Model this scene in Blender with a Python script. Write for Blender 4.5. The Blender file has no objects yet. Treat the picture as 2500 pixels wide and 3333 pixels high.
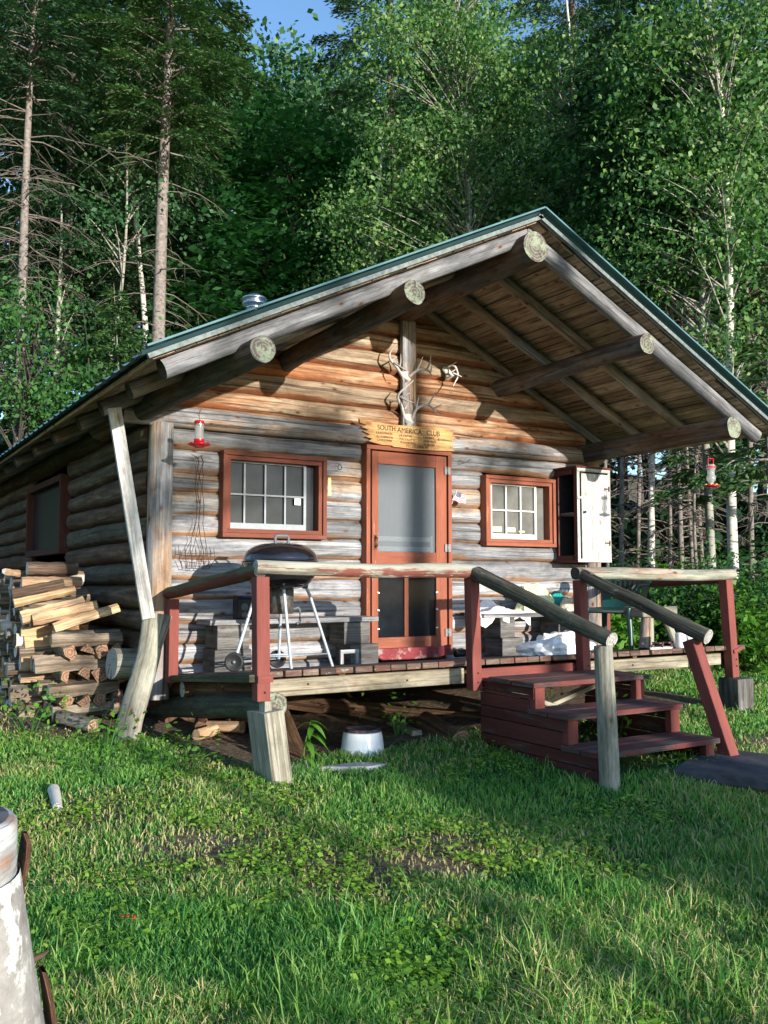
import bpy, math, random
import numpy as np
from mathutils import Vector, Matrix, noise, Quaternion
PI = math.pi
R = math.radians
SC = bpy.context.scene
COL = SC.collection

# ---------------------------------------------------------------- camera
cam_d = bpy.data.cameras.new('camera')
cam = bpy.data.objects.new('camera', cam_d)
COL.objects.link(cam)
SC.camera = cam
cam_d.sensor_fit = 'VERTICAL'
cam_d.sensor_height = 24.0
cam_d.lens = 24.0 * 2946.0 / 3333.0
cam_d.clip_start = 0.05
cam_d.clip_end = 400.0
CAM = Vector((0.0, -7.4, 1.62))
cam.location = CAM
cam.rotation_euler = (R(90 + 4.34), 0.0, R(-31.4))
SC.render.resolution_x = 768
SC.render.resolution_y = 1024

# ---------------------------------------------------------------- sky, sun, exposure
SUN_TO = Vector((0.12, -1.0, 0.165)).normalized()      # towards the sun
sun_el = math.asin(SUN_TO.z)
sun_az = math.atan2(SUN_TO.x, SUN_TO.y)
world = bpy.data.worlds.new('World')
SC.world = world
world.use_nodes = True
wn = world.node_tree
bg = wn.nodes['Background']
sky = wn.nodes.new('ShaderNodeTexSky')
sky.sky_type = 'NISHITA'
sky.sun_disc = False
sky.sun_elevation = sun_el
sky.sun_rotation = sun_az
sky.air_density = 1.0
sky.dust_density = 0.2
sky.ozone_density = 3.0
wn.links.new(sky.outputs[0], bg.inputs[0])
bg.inputs[1].default_value = 0.15
sun_d = bpy.data.lights.new('sun', 'SUN')
sun_d.energy = 3.3
sun_d.angle = R(0.5)
sun_d.color = (1.0, 0.92, 0.80)
sun = bpy.data.objects.new('sun', sun_d)
COL.objects.link(sun)
sun.rotation_euler = SUN_TO.to_track_quat('Z', 'Y').to_euler()
SC.view_settings.view_transform = 'Standard'
SC.view_settings.look = 'None'
SC.view_settings.gamma = 1.0
SC.view_settings.use_curve_mapping = False
SC.view_settings.exposure = 1.3

# ---------------------------------------------------------------- material helpers
MATS = {}
class NT:
    def __init__(s, name):
        s.m = bpy.data.materials.new(name); s.m.use_nodes = True
        s.t = s.m.node_tree; s.b = s.t.nodes['Principled BSDF']; s.out = s.t.nodes['Material Output']
        MATS[name] = s.m
    def n(s, ty, **kw):
        nd = s.t.nodes.new(ty)
        for k, v in kw.items():
            if k.startswith('i_'):
                nd.inputs[k[2:].replace('_', ' ')].default_value = v
            else: setattr(nd, k, v)
        return nd
    def l(s, a, b): s.t.links.new(a, b)
    def uv(s, su=1, sv=1, obj=False, sw=1):
        tc = s.n('ShaderNodeTexCoord'); mp = s.n('ShaderNodeMapping')
        mp.inputs['Scale'].default_value = (su, sv, sw)
        s.l(tc.outputs['Object' if obj else 'UV'], mp.inputs['Vector']); return mp.outputs[0]
    def noise(s, vec, scale=1.0, detail=5, rough=.6, dist=0.0):
        k = s.n('ShaderNodeTexNoise'); k.inputs['Scale'].default_value = scale
        k.inputs['Detail'].default_value = detail; k.inputs['Roughness'].default_value = rough
        k.inputs['Distortion'].default_value = dist
        s.l(vec, k.inputs['Vector']); return k.outputs['Fac']
    def ramp(s, fac, stops, interp='LINEAR'):
        r = s.n('ShaderNodeValToRGB'); r.color_ramp.interpolation = interp
        e = r.color_ramp.elements
        while len(e) < len(stops): e.new(.5)
        for i, (p, c) in enumerate(stops):
            e[i].position = p
            if isinstance(c, (int, float)): c = (c, c, c)
            e[i].color = (c[0], c[1], c[2], 1)
        s.l(fac, r.inputs[0]); return r.outputs[0]
    def mix(s, f, a, b, bt='MIX'):
        k = s.n('ShaderNodeMix', data_type='RGBA', blend_type=bt)
        for inp, v in ((0, f), (6, a), (7, b)):
            if hasattr(v, 'is_linked') or hasattr(v, 'links'): s.l(v, k.inputs[inp])
            elif isinstance(v, (int, float)) and inp == 0: k.inputs[0].default_value = v
            else: k.inputs[inp].default_value = (v[0], v[1], v[2], 1)
        return k.outputs[2]
    def math(s, op, a, b=0.0):
        k = s.n('ShaderNodeMath', operation=op)
        for i, v in enumerate((a, b)):
            if hasattr(v, 'links'): s.l(v, k.inputs[i])
            else: k.inputs[i].default_value = v
        return k.outputs[0]
    def sep(s, vec):
        k = s.n('ShaderNodeSeparateXYZ'); s.l(vec, k.inputs[0]); return k.outputs
    def bump(s, h, st=.4, dist=.01):
        k = s.n('ShaderNodeBump'); k.inputs['Strength'].default_value = st; k.inputs['Distance'].default_value = dist
        s.l(h, k.inputs['Height']); s.l(k.outputs[0], s.b.inputs['Normal'])
    def island(s):
        return s.n('ShaderNodeNewGeometry').outputs['Random Per Island']
    def fin(s, col, rough=.8, metal=0.0, spec=.3):
        if hasattr(col, 'links'): s.l(col, s.b.inputs['Base Color'])
        else: s.b.inputs['Base Color'].default_value = (col[0], col[1], col[2], 1)
        s.b.inputs['Roughness'].default_value = rough; s.b.inputs['Metallic'].default_value = metal
        s.b.inputs['Specular IOR Level'].default_value = spec
        return s.m

def plain(name, col, rough=.6, metal=0.0, var=.15, scale=30, spec=.3, bump=0.0, dirt=None, coat=0.0):
    s = NT(name); v = s.uv(1, 1, obj=True)
    f = s.noise(v, scale, 4, .6)
    c = s.ramp(f, [(.3, [x * (1 - var) for x in col]), (.7, [min(1, x * (1 + var)) for x in col])])
    if dirt:
        g = s.ramp(s.noise(v, dirt[1], 6, .7), [(dirt[2], 0), (dirt[2] + .08, 1)])
        c = s.mix(g, c, dirt[0])
    if bump: s.bump(f, bump, .003)
    s.fin(c, rough, metal, spec)
    if coat: s.b.inputs['Coat Weight'].default_value = coat
    return s.m

def wood(name, cols, alt=None, vs=1.0, gu=1.5, gv=28, tint=.3, knots=True, crack=.5, bump=.5, rough=.82,
         paint=None, wear=.5, lichen=None, topwear=None, seam=None, zalt=None, altbias=.5, knotcol=(.06, .03, .015)):
    """cols: dark, mid, light of the grain; alt: second triple mixed in patches"""
    s = NT(name)
    v = s.uv(gu, gv * vs)
    g = s.noise(v, 1.0, 7, .65, .6)
    base = s.ramp(g, [(.28, cols[0]), (.5, cols[1]), (.72, cols[2])])
    if alt:
        b2 = s.ramp(g, [(.28, alt[0]), (.5, alt[1]), (.72, alt[2])])
        big = s.noise(s.uv(.9, 3.2 * vs), 1.0, 4, .6, .4)
        isl = s.island()
        f = s.math('ADD', big, s.math('MULTIPLY', s.math('SUBTRACT', isl, .5), .35))
        if zalt:     # more of alt above a height (object space)
            tc = s.n('ShaderNodeTexCoord'); z = s.sep(tc.outputs['Object'])[2]
            zz = s.n('ShaderNodeMapRange'); zz.inputs[1].default_value = zalt[0]; zz.inputs[2].default_value = zalt[1]
            zz.inputs[3].default_value = -.22; zz.inputs[4].default_value = .24
            s.l(z, zz.inputs[0]); f = s.math('ADD', f, zz.outputs[0])
        m = s.ramp(f, [(altbias - .07, 0), (altbias + .07, 1)])
        base = s.mix(m, base, b2)
    if seam:         # fresh brown wood along the lower edge of each log
        tc = s.n('ShaderNodeTexCoord'); vv = s.sep(tc.outputs['UV'])[1]
        fr = s.math('FRACT', vv)
        nz = s.noise(s.uv(1.1, 2.0), 1.0, 5, .65)
        e = s.math('ADD', fr, s.math('MULTIPLY', s.math('SUBTRACT', nz, .5), 1.1))
        mm = s.ramp(e, [(.10, 1), (.26, 0)])
        base = s.mix(mm, base, seam)
    big2 = s.ramp(s.noise(s.uv(.35, 5 * vs), 1.0, 3, .5), [(.3, .72), (.7, 1.2)])
    base = s.mix(1.0, base, big2, 'MULTIPLY')
    fs = s.ramp(s.noise(s.uv(2.6, 95 * vs), 1.0, 4, .7), [(.32, .62), (.5, 1.0), (.7, 1.22)])
    base = s.mix(.8, base, fs, 'MULTIPLY')
    blot = s.ramp(s.noise(s.uv(3.5, 9 * vs), 1.0, 6, .75, .5), [(.36, .52), (.52, 1.0), (.66, 1.2)])
    base = s.mix(.75, base, blot, 'MULTIPLY')
    if crack:
        ck = s.ramp(s.noise(s.uv(.55, 34 * vs), 1.0, 3, .5), [(.585, 0), (.625, 1)])
        base = s.mix(s.math('MULTIPLY', ck, crack), base, (.03, .022, .018))
    if knots:
        vo = s.n('ShaderNodeTexVoronoi'); vo.inputs['Scale'].default_value = 1.0
        vo.inputs['Randomness'].default_value = 1.0
        s.l(s.uv(4.6, 10 * vs), vo.inputs['Vector'])
        kk = s.ramp(vo.outputs['Distance'], [(.06, 1), (.125, 0)])
        halo = s.ramp(vo.outputs['Distance'], [(.12, 1), (.24, 0)])
        base = s.mix(s.math('MULTIPLY', halo, .45), base, (.20, .085, .035) if cols[1][0] > .2 else knotcol)
        base = s.mix(s.math('MULTIPLY', kk, .85), base, knotcol)
    if paint:
        pn = s.noise(s.uv(2.5, 14 * vs), 1.0, 6, .7)
        lo = .5 + (wear - .5) * .6
        pm = s.ramp(pn, [(lo - .03, 1), (lo + .03, 0)])
        pc = s.mix(s.ramp(s.noise(s.uv(1.5, 9), 1.0, 4), [(.3, .7), (.7, 1.15)]), (0, 0, 0), paint)
        pc = s.mix(1.0, paint, s.ramp(s.noise(s.uv(1.5, 9), 1.0, 4), [(.3, .72), (.7, 1.15)]), 'MULTIPLY')
        base = s.mix(pm, base, pc)
        if topwear:
            geo = s.n('ShaderNodeNewGeometry'); nz = s.sep(geo.outputs['Normal'])[2]
            e = s.math('ADD', nz, s.math('MULTIPLY', s.math('SUBTRACT', pn, .5), 2.6))
            tm = s.ramp(e, [(.0, 0), (.35, 1)])
            bt = s.ramp(g, [(.28, topwear[0]), (.5, topwear[1]), (.72, topwear[2])])
            base = s.mix(tm, base, bt)
    if lichen:
        ln = s.noise(s.uv(9, 26 * vs), 1.0, 5, .7)
        lm = s.ramp(ln, [(lichen[1], 0), (lichen[1] + .05, 1)])
        base = s.mix(s.math('MULTIPLY', lm, .85), base, lichen[0])
    if tint:
        isl = s.island()
        tv = s.ramp(isl, [(0, 1 - tint), (1, 1 + tint * .6)])
        base = s.mix(1.0, base, tv, 'MULTIPLY')
    s.bump(s.math('ADD', g, s.math('MULTIPLY', fs, .5)), min(1, bump * 1.6), .010)
    return s.fin(base, rough)

def endgrain(name, c1, c2, lichen=None, amt=.5):
    s = NT(name); tc = s.n('ShaderNodeTexCoord'); uv = tc.outputs['UV']
    oi = s.n('ShaderNodeObjectInfo'); cb = s.n('ShaderNodeCombineXYZ')
    s.l(s.math('MULTIPLY', oi.outputs['Random'], 37.0), cb.inputs[0]); s.l(s.math('MULTIPLY', oi.outputs['Random'], 91.0), cb.inputs[1])
    av = s.n('ShaderNodeVectorMath', operation='ADD'); s.l(uv, av.inputs[0]); s.l(cb.outputs[0], av.inputs[1]); ruv = av.outputs[0]
    ln = s.n('ShaderNodeVectorMath', operation='LENGTH'); s.l(uv, ln.inputs[0])
    nz = s.noise(ruv, 14, 4, .6)
    w = s.math('ADD', s.math('MULTIPLY', ln.outputs['Value'], 260.0), s.math('MULTIPLY', nz, 14.0))
    sn = s.math('SINE', w)
    c = s.ramp(sn, [(0, c1), (1, c2)])
    sx = s.sep(uv); at = s.math('ARCTAN2', sx[0], sx[1]); c2 = s.n('ShaderNodeCombineXYZ'); s.l(s.math('MULTIPLY', at, 2.2), c2.inputs[0]); s.l(s.math('MULTIPLY', ln.outputs['Value'], 4.0), c2.inputs[1]); s.l(s.math('MULTIPLY', oi.outputs['Random'], 50.0), c2.inputs[2])
    rad = s.ramp(s.noise(c2.outputs[0], 1.6, 2, .5), [(.60, 0), (.64, .9)])
    c = s.mix(rad, c, (.05, .035, .025))
    if lichen:
        lm = s.ramp(s.noise(ruv, 7, 8, .78), [(amt - .05, 0), (amt + .03, 1)])
        lc = s.ramp(s.noise(ruv, 90, 3, .6), [(.3, [x * .6 for x in lichen]), (.7, lichen)])
        c = s.mix(lm, c, lc)
    s.bump(nz, .6, .01)
    return s.fin(c, .9)

def leafmat(name, cols, trans=.35, rough=.5, tcol=None, mixw=(.45, .75, 1.3)):
    s = NT(name)
    isl = s.island()
    big = s.noise(s.uv(1, 1, obj=True), mixw[2], 4, .6)
    f = s.math('ADD', s.math('MULTIPLY', isl, mixw[0]), s.math('MULTIPLY', big, mixw[1]))
    st = [(i / (len(cols) - 1) * .7 + .2, c) for i, c in enumerate(cols)]
    c = s.ramp(f, st)
    s.fin(c, rough, 0, .35)
    tr = s.n('ShaderNodeBsdfTranslucent'); s.l(s.mix(1.0, c, tcol or (1.3, 1.5, .6), 'MULTIPLY'), tr.inputs[0])
    mx = s.n('ShaderNodeMixShader'); mx.inputs[0].default_value = trans
    s.l(s.b.outputs[0], mx.inputs[1]); s.l(tr.outputs[0], mx.inputs[2]); s.l(mx.outputs[0], s.out.inputs[0])
    return s.m

# ---------------------------------------------------------------- palette
GREY = ((.09, .095, .11), (.21, .215, .235), (.38, .38, .40))
LGREY = ((.13, .135, .15), (.29, .295, .315), (.47, .47, .475))
TAN = ((.20, .13, .08), (.43, .32, .22), (.62, .50, .37))
ORG = ((.11, .045, .022), (.29, .14, .07), (.48, .30, .18))
BRN = ((.05, .028, .015), (.12, .065, .035), (.22, .13, .075))
wood('wall_wood', LGREY, alt=((.20, .13, .08), (.40, .29, .20), (.60, .48, .36)), vs=.18, tint=.35, seam=(.32, .175, .095), zalt=(1.4, 3.6), altbias=.58, crack=.6)
wood('gable_wood', TAN, alt=ORG, vs=.18, tint=.4, seam=(.30, .11, .045), altbias=.60, crack=.7)
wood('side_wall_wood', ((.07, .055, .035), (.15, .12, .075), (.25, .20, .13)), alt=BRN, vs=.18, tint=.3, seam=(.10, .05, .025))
wood('post_wood', LGREY, alt=((.22, .13, .085), (.40, .27, .18), (.56, .43, .32)), tint=.1, gv=14, altbias=.54, crack=.7)
wood('purlin_wood', ((.07, .04, .025), (.17, .09, .05), (.28, .17, .10)), alt=((.06, .055, .055), (.13, .125, .12), (.22, .21, .20)), tint=.2, gv=16)
wood('rafter_wood', LGREY, alt=((.22, .15, .10), (.36, .27, .19), (.52, .42, .32)), tint=.25, gv=16, altbias=.52)
wood('rake_wood', GREY, alt=LGREY, tint=.15, gv=12, altbias=.6)
wood('soffit_wood', ((.32, .21, .13), (.54, .39, .26), (.68, .54, .39)), alt=((.12, .08, .05), (.30, .21, .135), (.48, .36, .24)), tint=.35, gv=22, altbias=.60, crack=.8)
wood('plank_grey', LGREY, tint=.25, crack=.6)
wood('timber_pale', ((.22, .20, .15), (.38, .35, .28), (.52, .49, .41)), tint=.15, gv=22, knots=False)
wood('beam_pale', ((.16, .14, .10), (.32, .28, .21), (.48, .43, .34)), alt=((.12, .10, .06), (.24, .20, .14), (.36, .31, .22)), tint=.1, gv=12)
wood('mossy_wood', ((.03, .03, .02), (.07, .07, .045), (.14, .14, .09)), tint=.2, lichen=((.09, .12, .05), .56))
wood('dark_log', ((.035, .034, .026), (.095, .092, .068), (.21, .20, .155)), tint=.2, gv=18, bump=.9, crack=.9, lichen=((.20, .23, .17), .60))
wood('green_log', ((.03, .035, .025), (.07, .08, .055), (.13, .145, .10)), tint=.15, gv=10, lichen=((.10, .14, .08), .6))
wood('bare_log', ((.12, .115, .095), (.27, .26, .22), (.42, .41, .36)), alt=((.16, .155, .12), (.31, .30, .24), (.45, .44, .36)), tint=.1, gv=10, crack=.35)
RED = (.235, .066, .055)
wood('red_paint', ((.10, .06, .05), (.22, .14, .11), (.34, .26, .2)), paint=RED, wear=.78, tint=.15, knots=False)
wood('red_worn', ((.05, .04, .038), (.11, .09, .085), (.20, .17, .16)), paint=(.17, .045, .042), wear=.50, tint=.2, knots=False)
wood('red_dark', ((.05, .035, .03), (.10, .07, .06), (.18, .13, .11)), paint=(.12, .035, .03), wear=.62, tint=.25, knots=False)
wood('rail_pale', ((.16, .16, .13), (.31, .31, .25), (.47, .47, .40)), alt=((.22, .10, .07), (.36, .22, .16), (.46, .36, .28)), lichen=((.38, .46, .36), .60), tint=.05, gv=12, crack=.6, altbias=.62)
wood('rail_wood', ((.13, .125, .10), (.28, .27, .22), (.44, .43, .37)), paint=(.20, .065, .048), wear=.54, topwear=((.17, .165, .13), (.31, .30, .245), (.46, .45, .38)), lichen=((.36, .44, .36), .62), tint=.05, gv=10, crack=.4)
wood('rail_mossy', ((.05, .05, .035), (.1, .1, .07), (.16, .16, .11)), paint=(.16, .04, .025), wear=.75, topwear=((.04, .05, .025), (.09, .11, .05), (.16, .18, .10)), tint=.05, gv=12)
wood('trim_orange', ((.20, .07, .04), (.36, .13, .07), (.5, .28, .18)), paint=(.30, .098, .058), wear=.66, tint=.1, knots=False, crack=.25)
wood('trim_brown', ((.12, .05, .035), (.22, .09, .06), (.34, .18, .12)), paint=(.20, .065, .042), wear=.68, tint=.1, knots=False, crack=.25)
wood('deck_wood', ((.07, .045, .035), (.17, .11, .085), (.32, .25, .2)), paint=(.15, .06, .045), wear=.42, lichen=((.34, .38, .32), .60), tint=.3, gv=14)
wood('block_wood', ((.05, .045, .042), (.12, .115, .11), (.24, .23, .22)), tint=.2, gv=18)
wood('white_plank', ((.30, .29, .28), (.58, .57, .55), (.72, .71, .69)), tint=.12, gv=20, crack=.25, knotcol=(.40, .18, .08))
wood('sign_wood', ((.40, .20, .075), (.60, .34, .14), (.72, .48, .24)), tint=0, gv=26, crack=.2, knotcol=(.34, .12, .05))
wood('fresh_split', ((.46, .26, .12), (.66, .43, .23), (.80, .60, .38)), alt=((.30, .17, .09), (.48, .31, .19), (.62, .46, .32)), tint=.35, knots=False, gv=24, crack=.3)
wood('bark_grey', ((.05, .045, .04), (.16, .145, .125), (.34, .31, .27)), tint=.4, knots=False, gv=16, bump=1.0, lichen=((.36, .40, .33), .63))
wood('bark_brown', ((.05, .03, .022), (.13, .085, .06), (.25, .17, .13)), tint=.3, knots=False, gv=30, bump=.8)
wood('bark_rust', ((.06, .03, .018), (.17, .085, .05), (.34, .20, .13)), tint=.1, knots=False, gv=18, bump=1.0)
wood('aged_split', ((.13, .10, .07), (.30, .24, .17), (.50, .43, .34)), alt=((.10, .075, .055), (.20, .15, .11), (.34, .28, .22)), tint=.4, knots=False, gv=24, crack=.5)
wood('trim_shaded', ((.05, .03, .022), (.10, .05, .035), (.18, .10, .07)), paint=(.09, .032, .022), wear=.68, tint=.1, knots=False)  # brown trim with the unlit side's shade put into its colour
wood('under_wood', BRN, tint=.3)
endgrain('end_lichen', (.10, .09, .075), (.20, .185, .155), (.30, .35, .25), .53)
endgrain('end_dark', (.05, .045, .04), (.10, .09, .08))
endgrain('end_grey', (.30, .29, .27), (.46, .45, .42))
endgrain('end_fresh', (.34, .22, .14), (.62, .46, .32))
endgrain('end_brown', (.20, .11, .07), (.36, .22, .15))
endgrain('end_white', (.55, .52, .48), (.74, .71, .67))
plain('dark_glass', (.010, .013, .017), .08, spec=.12, var=.3, scale=6)
plain('window_screen', (.022, .026, .032), .22, var=.35, scale=4)
plain('curtain_grey', (.13, .13, .12), .8, var=.2, scale=7)
plain('door_screen', (.11, .125, .14), .5, var=.45, scale=3.2)
plain('white_paint', (.72, .73, .74), .5, var=.08, scale=40)
plain('grey_sash', (.26, .29, .32), .5, var=.1, scale=40)
plain('yellow_plastic', (.72, .60, .22), .4, var=.05)
plain('black_plastic', (.018, .018, .02), .45, var=.2)
plain('iron_rust', (.10, .045, .03), .7, metal=.4, var=.4, scale=60)
plain('steel', (.20, .20, .21), .5, metal=.5, var=.15)
plain('galvanised', (.62, .64, .68), .25, metal=1.0, var=.1)
plain('black_enamel', (.012, .011, .014), .16, var=.2, spec=.6, coat=.6)
plain('leg_alu', (.42, .47, .54), .42, metal=.35, var=.12, dirt=((.22, .09, .04), 18, .60))
plain('ash_metal', (.10, .095, .09), .5, metal=.5, var=.5, dirt=((.2, .10, .05), 20, .58))
plain('handle_grey', (.12, .13, .145), .5, var=.1)
plain('tyre', (.02, .021, .022), .55, var=.1)
plain('enamel_white', (.80, .84, .90), .3, var=.04, spec=.5, coat=.3, dirt=((.18, .10, .07), 9, .70))
plain('enamel_rust', (.045, .042, .05), .7, var=.6, scale=25, dirt=((.22, .12, .08), 14, .54))
plain('red_gloss', (.62, .008, .018), .25, var=.05, spec=.6)
plain('bone', (.46, .45, .46), .6, var=.22, scale=14, bump=.3)
plain('bone_white', (.66, .63, .58), .6, var=.15, scale=20)
plain('bag_white', (.86, .87, .90), .45, var=.03)
plain('bag_yellow', (.68, .72, .42), .4, var=.12, scale=10)
plain('bag_teal', (.015, .26, .24), .5, var=.1)
plain('bag_stripe', (.55, .48, .38), .7, var=.3, scale=26, dirt=((.30, .05, .07), 18, .58))
plain('green_plastic', (.008, .048, .045), .35, var=.1, spec=.5)
plain('rubber_sandal', (.10, .06, .06), .7, var=.2)
plain('sandal_sole', (.62, .54, .50), .6, var=.1)
plain('paper', (.88, .88, .90), .8, var=.02)
plain('roof_metal', (.085, .185, .21), .5, metal=.0, var=.12, scale=8, spec=.15)
plain('rake_metal', (.16, .19, .19), .55, metal=.0, var=.35, spec=.15)
plain('tar_paper_and_shade', (.02, .019, .019), .9, var=.3)
plain('slab_dark', (.055, .056, .065), .85, var=.35, scale=12, bump=.5)
plain('navy', (.02, .03, .10), .5, var=.05)
plain('flag_red', (.50, .03, .05), .7, var=.05)
plain('flag_white', (.75, .74, .74), .7, var=.03)
plain('sign_ink', (.05, .035, .025), .8, var=.2)
plain('sled_red', (.20, .028, .035), .7, var=.25, dirt=((.30, .22, .20), 14, .54))
plain('bark_spruce', (.20, .175, .16), .9, var=.45, scale=18, bump=1.0)
plain('bark_spruce_dark', (.10, .085, .075), .9, var=.45, scale=18, bump=1.0)
plain('dead_twig', (.17, .145, .125), .9, var=.25)
plain('shade_twig', (.07, .06, .05), .9, var=.25)
plain('bark_maple', (.055, .048, .042), .9, var=.3)
plain('stone', (.34, .34, .36), .85, var=.2, scale=14)
def birchmat(name, a, b, dark=.62):
    s = NT(name); v = s.uv(1, 1)
    c = s.ramp(s.noise(s.uv(2, 2), 2.0, 5, .6), [(.3, a), (.7, b)])
    m = s.ramp(s.noise(s.uv(16, 3.0), 1.0, 4, .65), [(dark, 0), (dark + .05, 1)])
    c = s.mix(m, c, (.045, .04, .037))
    m2 = s.ramp(s.noise(s.uv(2.2, 3), 1.0, 4, .6), [(.56, 0), (.66, .8)])
    c = s.mix(m2, c, (.26, .22, .18))
    s.bump(m, .3, .004)
    return s.fin(c, .75)
birchmat('bark_birch', (.50, .46, .40), (.72, .69, .63), .60)
birchmat('bark_aspen', (.22, .22, .19), (.38, .38, .33), .56)
def bigbark():
    s = NT('bark_popple'); v = s.uv(1, 1)
    c = s.ramp(s.noise(s.uv(20, 9), 1.0, 7, .7, .4), [(.3, (.22, .20, .18)), (.55, (.34, .32, .295)), (.75, (.42, .40, .37))])
    m = s.ramp(s.noise(s.uv(12, 9), 1.0, 6, .68, .2), [(.50, 0), (.55, 1)])
    m1 = s.ramp(s.noise(s.uv(3, 2.5), 1.0, 3, .5), [(.38, 0), (.56, 1)])
    c = s.mix(s.math('MULTIPLY', m, m1), c, (.74, .75, .71))
    ln = s.ramp(s.noise(s.uv(34, 3.0), 1.0, 4, .6), [(.63, 0), (.68, .6)])
    c = s.mix(ln, c, (.10, .085, .075))
    s.bump(s.noise(s.uv(30, 20), 1.0, 7, .7), .6, .006)
    return s.fin(c, .85)
bigbark()
leafmat('leaf_birch', [(.020, .065, .028), (.046, .135, .042), (.105, .23, .062), (.27, .38, .13)], .38)
leafmat('leaf_maple', [(.016, .075, .030), (.032, .13, .048), (.06, .20, .065)], .30)
leafmat('leaf_dark', [(.016, .055, .026), (.038, .115, .045), (.075, .19, .06)], .28)
leafmat('leaf_under_shaded', [(.006, .020, .010), (.012, .038, .018), (.024, .065, .026)], .2)  # understory greens darkened to imitate deep forest shade
leafmat('leaf_shrub', [(.018, .065, .022), (.042, .135, .034), (.09, .22, .05)], .35)
leafmat('leaf_bright', [(.05, .15, .02), (.10, .26, .03), (.16, .36, .05)], .4)
leafmat('needle', [(.026, .072, .042), (.050, .13, .062), (.085, .19, .075)], .12, .6)
leafmat('needle_lit', [(.034, .090, .042), (.068, .155, .055), (.12, .22, .065)], .15, .6)
leafmat('needle_brown', [(.05, .035, .022), (.09, .06, .035), (.13, .09, .05)], .12, .7)
leafmat('grass_blade', [(.024, .11, .038), (.05, .19, .050), (.10, .30, .065), (.22, .40, .09), (.36, .44, .14)], .42, .45, (1.2, 1.4, .5), (.42, .80, 1.1))
leafmat('grass_dry', [(.26, .24, .09), (.40, .37, .15), (.52, .47, .24)], .25, .6, (1, 1, .8))
leafmat('clover', [(.09, .24, .03), (.20, .38, .04), (.36, .50, .08)], .35)
plain('flower_red', (.55, .03, .01), .6, var=.2)

def groundmat():
    s = NT('ground'); v = s.uv(1, 1, obj=True)
    g = s.ramp(s.noise(v, 9, 6, .7), [(.3, (.018, .045, .012)), (.55, (.04, .09, .022)), (.75, (.09, .11, .04))])
    d = s.ramp(s.noise(v, 22, 7, .75), [(.3, (.05, .034, .022)), (.5, (.15, .105, .07)), (.7, (.32, .25, .18))])
    at = s.n('ShaderNodeAttribute', attribute_name='dirt')
    m = s.ramp(s.math('ADD', at.outputs['Fac'], s.math('MULTIPLY', s.math('SUBTRACT', s.noise(v, 5, 6, .7), .5), .9)), [(.42, 0), (.58, 1)])
    s.bump(s.noise(v, 30, 6, .7), .9, .03)
    return s.fin(s.mix(m, g, d), .95)
groundmat()

# ---------------------------------------------------------------- mesh helpers
def wloc(o):
    p = Vector((0, 0, 0))
    while o is not None:
        p = p + Vector(o.location); o = o.parent
    return p
RNG = random.Random(7)

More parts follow.
